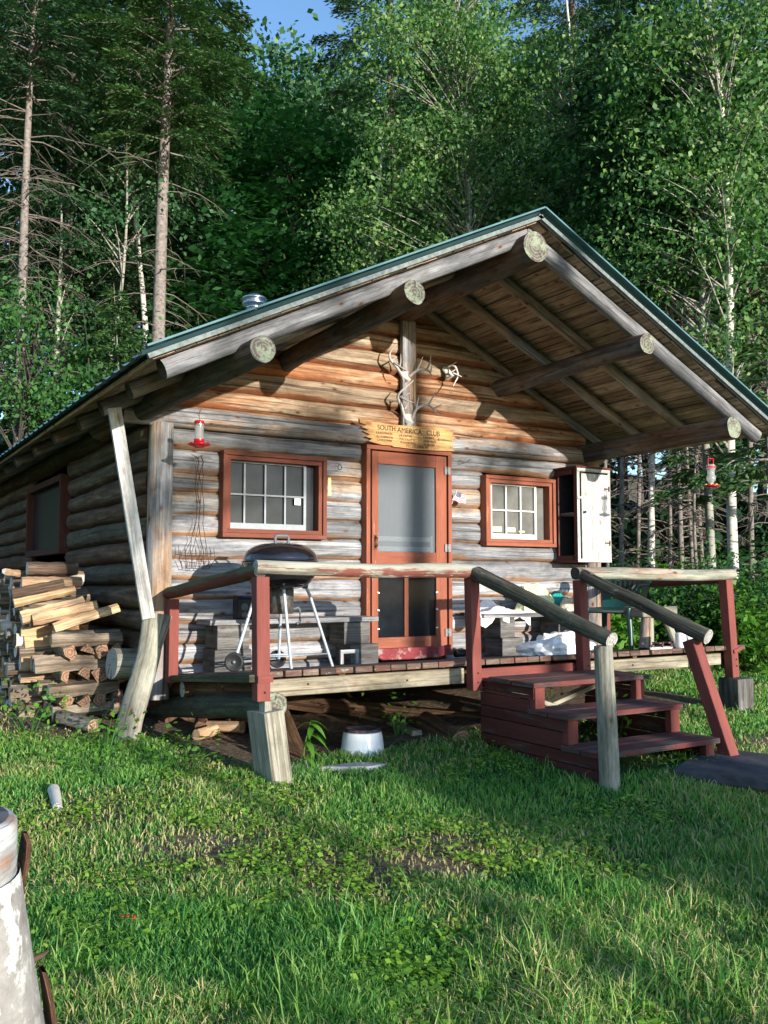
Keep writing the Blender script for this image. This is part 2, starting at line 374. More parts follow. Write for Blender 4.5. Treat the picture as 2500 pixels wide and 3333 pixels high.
class MB:
    def __init__(s): s.v = []; s.f = []; s.u = []; s.mi = []; s.sm = []
    def face(s, idx, uv, mi=0, sm=False):
        s.f.append(tuple(idx)); s.u.append(uv); s.mi.append(mi); s.sm.append(sm)
    def box(s, c, size, rot=None, mi=0, grain=None, taper=None, jit=0.0, origin=None):
        """c centre, size; rot Matrix/Euler tuple"""
        hx, hy, hz = [a / 2 for a in size]
        M = Matrix.Identity(3)
        if rot is not None:
            M = rot if isinstance(rot, Matrix) else (Matrix.Rotation(rot[2], 3, 'Z') @ Matrix.Rotation(rot[1], 3, 'Y') @ Matrix.Rotation(rot[0], 3, 'X'))
        b = len(s.v); P = []
        for x in (-1, 1):
            for y in (-1, 1):
                for z in (-1, 1):
                    tx = ty = 1.0
                    if taper and z > 0: tx, ty = taper
                    p = Vector((x * hx * tx, y * hy * ty, z * hz))
                    if jit: p += Vector([RNG.uniform(-jit, jit) for _ in range(3)])
                    P.append(p)
                    s.v.append(tuple(M @ p + Vector(c)))
        g = grain if grain is not None else max(range(3), key=lambda i: size[i])
        ou, ov = RNG.uniform(0, 60), RNG.uniform(0, 60)
        for q in ((0, 1, 3, 2), (4, 6, 7, 5), (0, 4, 5, 1), (2, 3, 7, 6), (0, 2, 6, 4), (1, 5, 7, 3)):
            fixed = [i for i in range(3) if abs(P[q[0]][i] - P[q[2]][i]) < (min(size) * .5 if jit or taper else 1e-6)]
            ax = {(0, 1, 3, 2): 0, (4, 6, 7, 5): 0, (0, 4, 5, 1): 1, (2, 3, 7, 6): 1, (0, 2, 6, 4): 2, (1, 5, 7, 3): 2}[q]
            oth = [i for i in range(3) if i != ax]
            if g in oth:
                ua = g; va = [i for i in oth if i != g][0]
            else: ua, va = oth
            s.face([b + i for i in q], [(P[i][ua] + ou, P[i][va] + ov + ax * .37) for i in q], mi)
        return s
    def beam(s, p0, p1, w, h, up=(0, 0, 1), mi=0):
        p0, p1 = Vector(p0), Vector(p1); d = (p1 - p0); L = d.length; d.normalize()
        up = Vector(up); sd = d.cross(up).normalized(); u2 = sd.cross(d).normalized()
        M = Matrix((d, sd, u2)).transposed()
        return s.box((p0 + p1) / 2, (L, w, h), M, mi, grain=0)
    def tube(s, pts, rad, n=12, cap=True, wob=0.0, seed=None, mi=0, ci=None, smooth=True, flat=1.0):
        pts = [Vector(p) for p in pts]; N = len(pts)
        if not hasattr(rad, '__len__'): rad = [rad] * N
        sd = RNG.uniform(0, 99) if seed is None else seed
        b = len(s.v); up = Vector((0, 0, 1)); L = 0; us = []
        d0 = (pts[1] - pts[0]).normalized()
        if abs(d0.z) > .9: up = Vector((0, 1, 0))
        ou, ov = RNG.uniform(0, 60), RNG.uniform(0, 60)
        for i, p in enumerate(pts):
            d = (pts[min(i + 1, N - 1)] - pts[max(i - 1, 0)]).normalized()
            x = d.cross(up).normalized(); y = x.cross(d).normalized()
            if i: L += (p - pts[i - 1]).length
            us.append(L)
            for k in range(n):
                a = 2 * PI * k / n; r = rad[i]
                if wob: r *= 1 + wob * noise.noise(Vector((math.cos(a) * 1.1 + sd, math.sin(a) * 1.1, L * 1.6 + sd)))
                s.v.append(tuple(p + x * math.cos(a) * r + y * math.sin(a) * r * flat))
        rm = sum(rad) / N
        for i in range(N - 1):
            for k in range(n):
                k2 = (k + 1) % n
                s.face((b + i * n + k, b + i * n + k2, b + (i + 1) * n + k2, b + (i + 1) * n + k),
                       [(us[i] + ou, k / n * 2 * PI * rm + ov), (us[i] + ou, (k + 1) / n * 2 * PI * rm + ov),
                        (us[i + 1] + ou, (k + 1) / n * 2 * PI * rm + ov), (us[i + 1] + ou, k / n * 2 * PI * rm + ov)], mi, smooth)
        if cap:
            ci = mi if ci is None else ci
            for i, rev in ((0, True), (N - 1, False)):
                b2 = len(s.v); idx = list(range(n))
                for k in idx: s.v.append(s.v[b + i * n + k])
                if rad[i] < 1e-4: continue
                ids = [b2 + k for k in (reversed(idx) if rev else idx)]
                uv = [(math.cos(2 * PI * k / n) * rad[i], math.sin(2 * PI * k / n) * rad[i]) for k in (reversed(idx) if rev else idx)]
                s.face(ids, uv, ci)
        return s
    def log(s, p0, p1, r0, r1=None, n=14, wob=.12, seg=None, bend=0.0, mi=0, ci=None):
        p0, p1 = Vector(p0), Vector(p1); r1 = r0 if r1 is None else r1
        L = (p1 - p0).length; seg = seg or max(3, int(L / .12)); sd = RNG.uniform(0, 99)
        pts = []; rr = []
        for i in range(seg + 1):
            t = i / seg; p = p0.lerp(p1, t)
            if bend:
                p = p + Vector((noise.noise(Vector((sd, t * 2.2, 0))), noise.noise(Vector((sd, t * 2.2, 9))), noise.noise(Vector((sd, t * 2.2, 17))))) * bend
            pts.append(p); rr.append(r0 + (r1 - r0) * t)
        return s.tube(pts, rr, n, True, wob, sd, mi, ci)
    def lathe(s, c, prof, n=24, axis='Z', mi=0, M=None, smooth=True):
        b = len(s.v); c = Vector(c)
        for r, h in prof:
            for k in range(n):
                a = 2 * PI * k / n; p = Vector((math.cos(a) * r, math.sin(a) * r, h))
                if axis == 'Y': p = Vector((p.x, p.z, p.y))
                if axis == 'X': p = Vector((p.z, p.x, p.y))
                if M: p = M @ p
                s.v.append(tuple(c + p))
        for i in range(len(prof) - 1):
            for k in range(n):
                k2 = (k + 1) % n
                s.face((b + i * n + k, b + i * n + k2, b + (i + 1) * n + k2, b + (i + 1) * n + k),
                       [(k / n, prof[i][1]), ((k + 1) / n, prof[i][1]), ((k + 1) / n, prof[i + 1][1]), (k / n, prof[i + 1][1])], mi, smooth)
        return s
    def prism(s, out, depth, M, c, mi=0, side=None):
        """out: 2D outline, extruded along local y by depth; M maps local (x,y,z)"""
        b = len(s.v); n = len(out); c = Vector(c)
        for yy in (0, depth):
            for x, z in out: s.v.append(tuple(M @ Vector((x, yy, z)) + c))
        ou = RNG.uniform(0, 50)
        s.face(list(range(b, b + n)), [(x + ou, z) for x, z in out], mi)
        s.face(list(range(b + 2 * n - 1, b + n - 1, -1)), [(x + ou, z) for x, z in reversed(out)], mi)
        for k in range(n):
            k2 = (k + 1) % n
            s.face((b + k, b + n + k, b + n + k2, b + k2), [(out[k][0] + ou, 0), (out[k][0] + ou, depth), (out[k2][0] + ou, depth), (out[k2][0] + ou, 0)], mi if side is None else side)
        return s
    def quad(s, a, b_, c, d, uv=None, mi=0):
        b = len(s.v); s.v += [tuple(a), tuple(b_), tuple(c), tuple(d)]
        s.face((b, b + 1, b + 2, b + 3), uv or [(0, 0), (1, 0), (1, 1), (0, 1)], mi); return s
    def build(s, name, mats, parent=None, bevel=0.0, sub=0, origin=None):
        if isinstance(mats, str): mats = [mats]
        me = bpy.data.meshes.new(name)
        V = np.array(s.v, dtype=np.float64)
        if parent is not None: off = np.array(wloc(parent))
        elif origin is not None: off = np.array(origin)
        else: off = np.array([(V[:, 0].min() + V[:, 0].max()) / 2, (V[:, 1].min() + V[:, 1].max()) / 2, V[:, 2].min()])
        V = V - off
        me.from_pydata(V.tolist(), [], s.f)
        uvl = me.uv_layers.new(name='UVMap')
        flat = [c for u in s.u for p in u for c in p]
        uvl.data.foreach_set('uv', flat)
        me.polygons.foreach_set('material_index', s.mi)
        me.polygons.foreach_set('use_smooth', s.sm)
        for m in mats: me.materials.append(MATS[m])
        o = bpy.data.objects.new(name, me); COL.objects.link(o)
        if parent is not None: o.parent = parent
        else: o.location = off.tolist()
        if bevel:
            b = o.modifiers.new('bevel', 'BEVEL'); b.width = bevel; b.segments = 2; b.limit_method = 'ANGLE'; b.angle_limit = R(50)
        if sub:
            b = o.modifiers.new('sub', 'SUBSURF'); b.levels = sub; b.render_levels = sub
        me.update()
        return o

def quadmesh(name, V, mat, parent=None, nper=4, origin=None, smooth=False):
    """V: (N, nper, 3) array of separate faces"""
    N = V.shape[0]
    if parent is not None: off = np.array(wloc(parent))
    elif origin is not None: off = np.array(origin)
    else: off = np.array([V[:, :, 0].mean(), V[:, :, 1].mean(), V[:, :, 2].min()])
    P = (V - off).reshape(-1, 3).astype(np.float32)
    me = bpy.data.meshes.new(name)
    me.vertices.add(N * nper); me.vertices.foreach_set('co', P.ravel())
    me.loops.add(N * nper); me.loops.foreach_set('vertex_index', np.arange(N * nper, dtype=np.int32))
    me.polygons.add(N); me.polygons.foreach_set('loop_start', np.arange(0, N * nper, nper, dtype=np.int32))
    me.polygons.foreach_set('loop_total', np.full(N, nper, dtype=np.int32))
    me.materials.append(MATS[mat]); me.update(calc_edges=True)
    o = bpy.data.objects.new(name, me); COL.objects.link(o)
    if parent is not None: o.parent = parent
    else: o.location = off.tolist()
    return o

def thing(name, label, cat, loc=(0, 0, 0), group=None):
    o = bpy.data.objects.new(name, None); COL.objects.link(o); o.empty_display_size = .2
    o.location = loc; return tag(o, label, cat, group)
def tag(o, label, cat, group=None, kind=None):
    o['label'] = label; o['category'] = cat
    if group: o['group'] = group
    if kind: o['kind'] = kind
    return o
def struct(o): o['kind'] = 'structure'; return o
def dup(o, parent=None):
    c = o.copy(); COL.objects.link(c)
    if parent is not None: c.parent = parent
    for ch in list(o.children): dup(ch, c)
    return c
def text(s_, size, loc, name, mat, parent, rx=90, extrude=.0015, rz=0, tilt=0.0, sx=1.0, width=None):
    cu = bpy.data.curves.new(name, 'FONT'); cu.body = s_; cu.size = size; cu.extrude = extrude
    o = bpy.data.objects.new('tmp', cu); COL.objects.link(o)
    bpy.context.view_layer.update()
    me = bpy.data.meshes.new_from_object(o.evaluated_get(bpy.context.evaluated_depsgraph_get()))
    bpy.data.objects.remove(o)
    me.materials.clear(); me.materials.append(MATS[mat]); me.name = name
    if width:
        xs_ = [v.co.x for v in me.vertices]; sx = width / (max(xs_) - min(xs_))
    q = bpy.data.objects.new(name, me); COL.objects.link(q); q.parent = parent
    q.location = Vector(loc) - wloc(parent)
    q.rotation_euler = (R(rx), tilt, R(rz)); q.scale = (sx, 1, 1)
    return q

def screenmat(name, col, a):
    s = NT(name); s.fin(col, .6)
    tr = s.n('ShaderNodeBsdfTransparent'); mx = s.n('ShaderNodeMixShader'); mx.inputs[0].default_value = a
    s.l(tr.outputs[0], mx.inputs[1]); s.l(s.b.outputs[0], mx.inputs[2]); s.l(mx.outputs[0], s.out.inputs[0]); return s.m
screenmat('insect_screen', (.19, .22, .25), .50)
screenmat('clear_plastic', (.55, .57, .58), .45); MATS['clear_plastic'].node_tree.nodes['Principled BSDF'].inputs['Roughness'].default_value = .08
MATS['clear_plastic'].node_tree.nodes['Principled BSDF'].inputs['Specular IOR Level'].default_value = .8

# ---------------------------------------------------------------- ground
def sm(a, b, x):
    t = max(0.0, min(1.0, (x - a) / (b - a))); return t * t * (3 - 2 * t)
def gz(x, y):
    ys = (-30, -7.4, -3.2, -1.8, 0, 3, 8, 20, 60, 140); zs = (-1.2, .05, .27, .35, .42, .50, .85, 2.6, 10, 26)
    z = float(np.interp(y, ys, zs))
    z += .10 * sm(3.2, 5.0, x) * sm(-4.6, -3.0, y) * (1 - sm(2, 6, y))
    z += .10 * sm(2.2, .8, x) * sm(-2, 2, y)
    z += .03 * noise.noise(Vector((x * .7, y * .7, 0))) + .015 * noise.noise(Vector((x * 2.3, y * 2.3, 4)))
    return z
def under(x, y):      # beneath the porch and the cabin
    return 2.35 < x < 7.2 and y > -1.55
def dirt(x, y):
    n = noise.noise(Vector((x * 1.3, y * 1.3, 7))); n2 = noise.noise(Vector((x * 3.3, y * 3.3, 2)))
    d = 0.0
    if 2.2 < x < 7.3 and y > -1.75: d = sm(-1.75, -1.15, y) * 1.2
    if x < 2.4 and y > -.9: d = max(d, sm(-.6, .2, y) * sm(.7, 1.5, x))
    for cx, cy, r, k in ((2.15, -3.65, .50, .74), (2.65, -3.60, .45, .80), (1.8, -2.95, .70, .62), (1.35, -2.2, .6, .54), (3.3, -4.0, .5, .35), (1.15, -3.1, .35, .4), (6.2, -3.1, .6, .6), (2.3, -2.35, .5, .35), (2.3, -1.35, .35, .7)):
        q = math.hypot(x - cx, (y - cy) * 1.1) / r
        d = max(d, k * (1 - sm(.4, 1.3, q)) + .15 * n2)
    if y > 7 or x > 9.5: d = max(d, .55 + .3 * n)
    return min(1, max(0, d))
def build_ground():
    xs = np.concatenate([np.linspace(-140, -12, 14), np.arange(-10, 16, .2), np.linspace(17, 150, 16)])
    ys = np.concatenate([np.linspace(-90, -12, 10), np.arange(-10, 14, .2), np.linspace(15, 150, 16)])
    nx, ny = len(xs), len(ys)
    V = [(float(x), float(y), gz(float(x), float(y))) for y in ys for x in xs]
    F = [(j * nx + i, j * nx + i + 1, (j + 1) * nx + i + 1, (j + 1) * nx + i) for j in range(ny - 1) for i in range(nx - 1)]
    me = bpy.data.meshes.new('ground'); me.from_pydata(V, [], F)
    at = me.attributes.new('dirt', 'FLOAT', 'POINT')
    at.data.foreach_set('value', [dirt(v[0], v[1]) for v in V])
    for p in me.polygons: p.use_smooth = True
    me.materials.append(MATS['ground'])
    o = bpy.data.objects.new('ground', me); COL.objects.link(o); struct(o)
build_ground()

# ---------------------------------------------------------------- log cabin
XR = 4.73
def zt(x): return 4.57 - .49 * abs(x - XR)
cabin = thing('log_cabin', 'weathered log cabin with overhanging gable roof and screen door', 'cabin', (4.73, 4.0, .42))

def course_bounds(h0, h1, h, seedv):
    out = [h0]
    while out[-1] < h1 - .01: out.append(min(out[-1] + h, out[-1] + h))
    return out
def logwall(name, mat, axis, a0, a1, bounds, holes, face, sgn, clip=None, bulge=.046, seed=0, endgap=.012, split=None):
    """axis 'x': wall runs along x at y=face, bulging sgn; axis 'y': runs along y at x=face"""
    B = {m: MB() for m in ([mat] if not split else [mat, split[1]])}
    for i in range(len(bounds) - 1):
        z0, z1 = bounds[i], bounds[i + 1]; zm = (z0 + z1) / 2
        segs = [(a0, a1)]
        for (h0, h1, b0, b1) in holes:
            if z1 > b0 + .03 and z0 < b1 - .03:
                ns = []
                for s0, s1 in segs:
                    if h1 <= s0 or h0 >= s1: ns.append((s0, s1)); continue
                    if h0 > s0: ns.append((s0, h0))
                    if h1 < s1: ns.append((h1, s1))
                segs = ns
        mb = B[split[1]] if (split and zm > split[0]) else B[mat]
        bl = bulge * (1 + .25 * noise.noise(Vector((i * 3.1, seed, 0))))
        def bd(j, a):
            if j in (0, len(bounds) - 1): return bounds[j]
            return bounds[j] + .030 * noise.noise(Vector((a * .55, j * 5.3, seed))) + .010 * noise.noise(Vector((a * 3.1, j * 5.3, seed + 4)))
        for s0, s1 in segs:
            if clip:
                xs = [x for x in np.linspace(s0, s1, 60) if clip(x) > z0 + .02]
                if len(xs) < 2: continue
                s0, s1 = xs[0], xs[-1]
            n = max(2, int((s1 - s0) / .09)); m = 9; base = len(mb.v)
            ou = RNG.uniform(0, 40)
            for q in range(n + 1):
                a = s0 + (s1 - s0) * q / n
                za, zb = bd(i, a), bd(i + 1, a)
                e = min(a - s0, s1 - a); ef = min(1, (e + .004) / .05); ef = math.sqrt(max(0, 1 - (1 - ef) ** 2))
                bb = bl * (1 + .22 * noise.noise(Vector((a * 1.1, i * 2.7, seed + 9)))) * (.35 + .65 * ef)
                for k in range(m + 1):
                    t = k / m; z = za + (zb - za) * t
                    d = bb * (max(0, math.sin(PI * t)) ** .42) - (.013 if k in (0, m) else 0) + .009 * noise.noise(Vector((a * 4, z * 22, seed)))
                    if clip: z = min(z, clip(a))
                    mb.v.append((a, face + sgn * d, z) if axis == 'x' else (face + sgn * d, a, z))
            for q in range(n):
                a = s0 + (s1 - s0) * q / n; a2 = s0 + (s1 - s0) * (q + 1) / n
                for k in range(m):
                    ids = [base + q * (m + 1) + k, base + (q + 1) * (m + 1) + k, base + (q + 1) * (m + 1) + k + 1, base + q * (m + 1) + k + 1]
                    mb.face(ids, [(a + ou, i + k / m * .995), (a2 + ou, i + k / m * .995), (a2 + ou, i + (k + 1) / m * .995), (a + ou, i + (k + 1) / m * .995)], 0, True)
            # end plugs back to the wall plane
            for q in (0, n):
                r0 = base + q * (m + 1); bi = len(mb.v)
                for k in range(m + 1):
                    v = mb.v[r0 + k]
                    mb.v.append((v[0], face, v[2]) if axis == 'x' else (face, v[1], v[2]))
                for k in range(m):
                    mb.face((r0 + k, r0 + k + 1, bi + k + 1, bi + k), [(ou, i + .3), (ou, i + .4), (ou + .05, i + .4), (ou + .05, i + .3)])
    for m_, mb in B.items():
        if mb.f: mb.build(name, m_, cabin)

h = .1825
fb = [.905 - h + h * k for k in range(0, 21)]
logwall('front_wall', 'wall_wood', 'x', 2.39, 7.13, fb, [(2.86, 3.81, 2.0, 2.73), (4.27, 5.22, 0, 2.9), (5.69, 6.58, 2.0, 2.73)], 0.0, -1,
        clip=lambda x: zt(x) - .12, seed=1, split=(3.16, 'gable_wood'))
sb = [.60 + .195 * k for k in range(0, 14)]
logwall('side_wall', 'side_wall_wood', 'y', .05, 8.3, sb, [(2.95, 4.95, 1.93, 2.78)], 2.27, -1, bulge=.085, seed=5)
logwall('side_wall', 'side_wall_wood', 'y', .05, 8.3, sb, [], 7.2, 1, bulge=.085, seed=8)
logwall('back_wall', 'side_wall_wood', 'x', 2.2, 7.27, [.6 + .2 * k for k in range(20)], [], 8.3, 1, clip=lambda x: zt(x) - .1, seed=11)
MB().box((4.73, 4.15, .84), (4.9, 8.3, .06)).build('floor', 'under_wood', cabin)

b = MB(); b.log((2.31, -.035, .66), (2.315, -.035, 2.93), .112, .10, 16, .08); b.build('corner_post', ['post_wood'], cabin)
b = MB(); b.log((7.22, -.02, .70), (7.22, -.02, 2.93), .09, .085, 14, .08); b.build('corner_post', ['post_wood'], cabin)
b = MB(); b.log((1.98, -.035, 2.995), (7.34, -.035, 2.995), .088, .082, 16, .08, ci=1); b.build('plate_log', ['post_wood', 'end_dark'], cabin)
b = MB(); b.box((4.74, -.09, 3.62), (.16, .06, 1.08), grain=2)
b.build('king_post', 'post_wood', cabin, bevel=.008)

# roof
def slope_frame(side):
    d = Vector((-side * 1.0, 0, .49)).normalized()         # up the slope towards the ridge
    nrm = Vector((side * .49, 0, 1.0)).normalized()
    return Matrix((d, Vector((0, 1, 0)), nrm)).transposed()
EL, ER = 1.60, 7.74
YB0, YB1 = -2.0, 8.6
bd = MB()
for side, xe in ((-1, EL), (1, ER)):
    M = slope_frame(side); L = abs(xe - XR) / M.col[0].length / abs(M.col[0][0]); n = int(L / .165) + 1; w = L / n
    base = Vector((xe, 0, zt(xe)))
    for k in range(n):
        c = base + M.col[0] * (w * (k + .5)) - M.col[2] * (.060 + .004 * RNG.random()) + Vector((0, (YB0 + YB1) / 2 + RNG.uniform(-.012, .012), 0))
        bd.box(c, (w - .009, YB1 - YB0, .022), M, grain=1)
bd.build('soffit_boards', 'soffit_wood', cabin)
b = MB()
for side, xe in ((-1, EL), (1, ER)):
    M = slope_frame(side); L = abs(xe - XR) / abs(M.col[0][0])
    c = Vector((xe, (YB0 + YB1) / 2, zt(xe))) + M.col[0] * (L / 2) - M.col[2] * .040
    b.box(c, (L - .004, YB1 - YB0 - .01, .012), M)
b.build('roof_felt', 'tar_paper_and_shade', cabin)
b = MB()       # ribbed metal sheets
for side, xe in ((-1, EL - .05), (1, ER + .05)):
    M = slope_frame(side); y = -2.06; step = .0575
    prof = []
    while y < 8.66:
        ph = round((y + 2.06) / step) % 4
        prof.append((y, .020 if ph == 0 else 0.0)); y += step
    e = Vector((xe, 0, zt(xe))) - M.col[2] * .022; t = Vector((XR + side * .002, 0, zt(XR))) - M.col[2] * .020
    for j in range(len(prof) - 1):
        (ya, ha), (yb, hb) = prof[j], prof[j + 1]
        for off in (0, -.006):
            q = [e + Vector((0, ya, 0)) + M.col[2] * (ha + off), e + Vector((0, yb, 0)) + M.col[2] * (hb + off), t + Vector((0, yb, 0)) + M.col[2] * (hb + off), t + Vector((0, ya, 0)) + M.col[2] * (ha + off)]
            if side > 0: q.reverse()
            b.quad(*q)
b.build('metal_roofing', 'roof_metal', cabin)
b = MB(); b2 = MB()
for side, xe in ((-1, EL - .03), (1, ER + .03)):
    M = slope_frame(side); L = abs(xe - XR) / abs(M.col[0][0])
    c = Vector((xe, -2.045, zt(xe))) + M.col[0] * (L / 2) - M.col[2] * .036
    b.box(c - M.col[2] * .014, (L, .03, .030), M)
    c = Vector((xe, -2.085, zt(xe))) + M.col[0] * (L / 2) + M.col[2] * .006
    b2.box(c, (L, .06, .013), M)
b.build('rake_trim', 'rake_metal', cabin); b2.build('roof_edge', 'roof_metal', cabin)
b = MB()
for side in (-1, 1):
    M = slope_frame(side)
    c = Vector((XR, 3.28, zt(XR) + .012)) - M.col[0] * .075
    b.box(c, (.15, 10.74, .006), M)
b.build('ridge_cap', 'roof_metal', cabin)

def rafter(y, side, tail, mat, rake=False, r=.052):
    M = slope_frame(side); bb = MB(); sd = RNG.uniform(0, 9)
    top = Vector((XR - side * .0 + side * .03, y, zt(XR + side * .03))) ; end = Vector((tail, y, zt(tail)))
    off = -M.col[2] * (.074 + (r if not rake else .06))
    if rake:
        bb.tube([top.lerp(end, t) + off for t in np.linspace(.0, 1, 26)], .068, 4 * 3, True, .10, flat=1.0, ci=1)
    else:
        bb.tube([top.lerp(end, t) + off for t in np.linspace(.02, 1, 24)], r, 10, True, .14, ci=1)
    bb.build('rafter', [mat, 'end_dark'] if side < 0 else [mat, 'end_brown'], cabin)
for y in (-1.86, -1.03, -.24, .58, 1.42, 2.44, 3.45, 4.5, 5.5, 6.5, 7.5):
    rafter(y, -1, 1.69 + RNG.uniform(-.02, .03), 'rake_wood' if y < -1.8 else 'rafter_wood', y < -1.8, r=.062)
for y in (-1.86, -1.22, -.62, -.03, 1.0, 2.0, 3.0, 4.0, 5.0, 6.0, 7.0):
    rafter(y, 1, 7.66 if y < -1.8 else 7.56, 'rake_wood' if y < -1.8 else 'rafter_wood', y < -1.8)
for p0, p1_, r in (((4.69, -2.04, 4.275), (4.731, 0, 4.262), .122), ((3.52, -2.06, 3.695), (3.467, 0, 3.61), .090), ((2.325, -2.08, 3.105), (2.15, 0, 3.035), .092), ((5.93, -2.04, 3.66), (5.92, 0, 3.64), .088), ((7.06, -2.03, 3.02), (7.084, 0, 3.03), .098)):
    p0, p1_ = Vector(p0), Vector(p1_)
    bb = MB(); bb.log(p0, p0 + (p1_ - p0) * 1.5, r, r * 1.06, 22, .17, ci=1, seg=30, bend=.025)
    bb.build('purlin', ['purlin_wood', 'end_lichen'], cabin)
# short inner beam running up under the left slope beside the ridge
bb = MB(); bb.lathe((3.3, .34, 3.7), [(.075, 0), (.075, .52), (.072, .52)], 20)
ch = bb.build('chimney_pipe', 'galvanised', cabin)
bb = MB(); bb.lathe((3.3, .34, 4.20), [(.0, .10), (.06, .095), (.115, .065), (.118, .05), (.085, .045), (.085, .02), (.118, .015), (.118, .0), (.075, -.012), (.075, -.03)], 24)
q = bb.build('chimney_cap', 'galvanised', ch)

# windows
def frame(mb, x0, x1, z0, z1, w, y0, y1):
    yc, dy = (y0 + y1) / 2, abs(y1 - y0)
    mb.box(((x0 + x1) / 2, yc, z1 - w / 2), (x1 - x0, dy, w)); mb.box(((x0 + x1) / 2, yc, z0 + w / 2), (x1 - x0, dy, w))
    mb.box((x0 + w / 2, yc, (z0 + z1) / 2), (w, dy - .004, z1 - z0 - 2 * w)); mb.box((x1 - w / 2, yc, (z0 + z1) / 2), (w, dy - .004, z1 - z0 - 2 * w))
def window(x0, x1, z0, z1, mat, vx, hz, sx1, sashmat, inner):
    wo = MB(); frame(wo, x0, x1, z0, z1, .038, .0, -.125)
    w = wo.build('window', mat, cabin, bevel=.004)
    f2 = MB(); frame(f2, x0 + .040, x1 - .040, z0 + .040, z1 - .040, .036, .0, -.105); f2.build('frame', mat, w, bevel=.003)
    g0, g1, h0, h1 = x0 + .07, x1 - .07, z0 + .07, z1 - .07
    m = MB()
    m.box(((g0 + sx1) / 2, -.030, h1 - .008), (sx1 - g0, .02, .022)); m.box(((g0 + sx1) / 2, -.030, h0 + .030), (sx1 - g0, .02, .060))
    for x in vx: m.box((x, -.030, (h0 + h1) / 2), (.016, .018, h1 - h0 - .05))
    m.box((sx1 + .012, -.029, (h0 + h1) / 2), (.026, .02, h1 - h0 - .01))
    m.box(((g0 + sx1) / 2, -.0300, hz), (sx1 - g0, .022, .014))
    m.build('sash', sashmat, w)
    p = MB(); p.box(((g0 + g1) / 2, -.010, (h0 + h1) / 2), (g1 - g0, .006, h1 - h0)); p.build('pane', inner, w)
    return w
w1 = window(2.835, 3.835, 1.992, 2.74, 'trim_brown', (3.065, 3.262, 3.455), 2.372, 3.640, 'grey_sash', 'window_screen')
MB().box((3.575, -.045, 2.33), (.06, .003, .06)).build('sticker', 'paper', w1)
w2 = window(5.66, 6.60, 1.975, 2.70, 'trim_orange', (5.790, 5.985, 6.180), 2.350, 6.372, 'white_paint', 'curtain_grey')
bb = MB(); bb.box((5.74, -.045, 2.215), (.035, .01, .12)); bb.build('yellow_card', 'yellow_plastic', w2)
bb = MB()
for x, wd, hh in ((5.86, .15, .055), (6.05, .13, .05), (6.2, .08, .02)):
    bb.box((x, -.024, 2.125 + hh / 2), (wd, .012, hh))
bb.build('folded_cloth', 'bag_yellow', w2, bevel=.005)
# side window
wo = MB()
for (yc, zc, sy, sz) in ((3.95, 2.765, 2.04, .07), (3.95, 1.955, 2.04, .07), (2.975, 2.36, .07, .74), (4.925, 2.36, .07, .74)): wo.box((2.19, yc, zc), (.12, sy, sz))
w3 = wo.build('window', 'trim_shaded', cabin)
MB().box((2.215, 3.95, 2.36), (.01, 1.9, .74)).build('pane', 'window_screen', w3)

# door
d = MB(); frame(d, 4.255, 5.235, .915, 2.90, .042, .0, -.120)
d.build('door_frame', 'trim_orange', cabin, bevel=.004)
d = MB()
yc, dy = -.092, .036
for (x0, x1, z0, z1) in ((4.318, 4.388, .985, 2.845), (5.048, 5.175, .985, 2.845)):
    d.box(((x0 + x1) / 2, yc, (z0 + z1) / 2), (x1 - x0, dy, z1 - z0))
for (z0, z1) in ((2.727, 2.845), (1.69, 1.893), (.985, 1.088)):
    d.box((4.718, yc, (z0 + z1) / 2), (.660, dy - .004, z1 - z0))
d.box((4.705, yc, 1.389), (.045, dy - .008, .60))
d.box((4.335, -.118, 1.96), (.05, .014, .5))
door = d.build('screen_door', 'trim_orange', cabin, bevel=.003)
MB().box((4.718, -.086, 2.31), (.66, .004, .834)).build('screen', 'insect_screen', door)
MB().box((4.718, -.086, 1.389), (.66, .006, .60)).build('glass_panel', 'dark_glass', door)
d = MB()
for z in (2.02, 1.925): d.box((4.718, -.045, z), (.66, .015, .045))
for x in (4.405, 5.03): d.box((x, -.050, 1.975), (.022, .015, .17))
d.build('inner_rails', 'white_paint', door)
d = MB(); d.tube([(4.345, -.125, 1.93), (4.345, -.16, 1.945), (4.345, -.165, 1.98), (4.345, -.16, 2.02), (4.345, -.125, 2.035)], .007, 8); d.box((4.345, -.127, 1.98), (.028, .004, .14))
d.build('door_handle', 'iron_rust', door)
for z in (2.705, 1.94, 1.115):
    d = MB(); d.box((5.16, -.118, z), (.03, .012, .075)); d.box((5.195, -.126, z), (.03, .012, .075)); d.lathe((5.178, -.128, z - .04), [(.0, 0), (.007, 0), (.007, .08), (0, .08)], 8)
    d.build('hinge', 'steel', door)
for z in (1.17, 1.34, 1.51):
    for x in (4.385, 5.05):
        d = MB(); d.box((x, -.114, z + RNG.uniform(-.01, .01)), (.024, .010, .012), (0, RNG.uniform(-.4, .4), 0)); d.build('retainer_clip', 'white_paint', door)
MB().box((4.73, .02, 1.9), (.95, .02, 1.9)).build('inner_door', 'under_wood', cabin)

# foundation under the cabin
fd = MB()
for y in (.25, 3.0, 6.0): fd.log((2.3, y, .66), (7.2, y, .66), .11, .11, 12, .1)
fd.log((2.4, .3, .70), (2.4, 8.2, .74), .1, .1, 12)
fd.log((7.1, .3, .70), (7.1, 8.2, .74), .1, .1, 12)
for x, y in ((2.6, .4), (4.7, .5), (6.9, .4), (3.6, 3), (5.8, 3)): fd.box((x, y, .45), (.25, .3, .35), jit=.02)
fd.box((4.7, 8.2, .8), (5, .1, .9))
fd.build('foundation', 'under_wood', cabin)

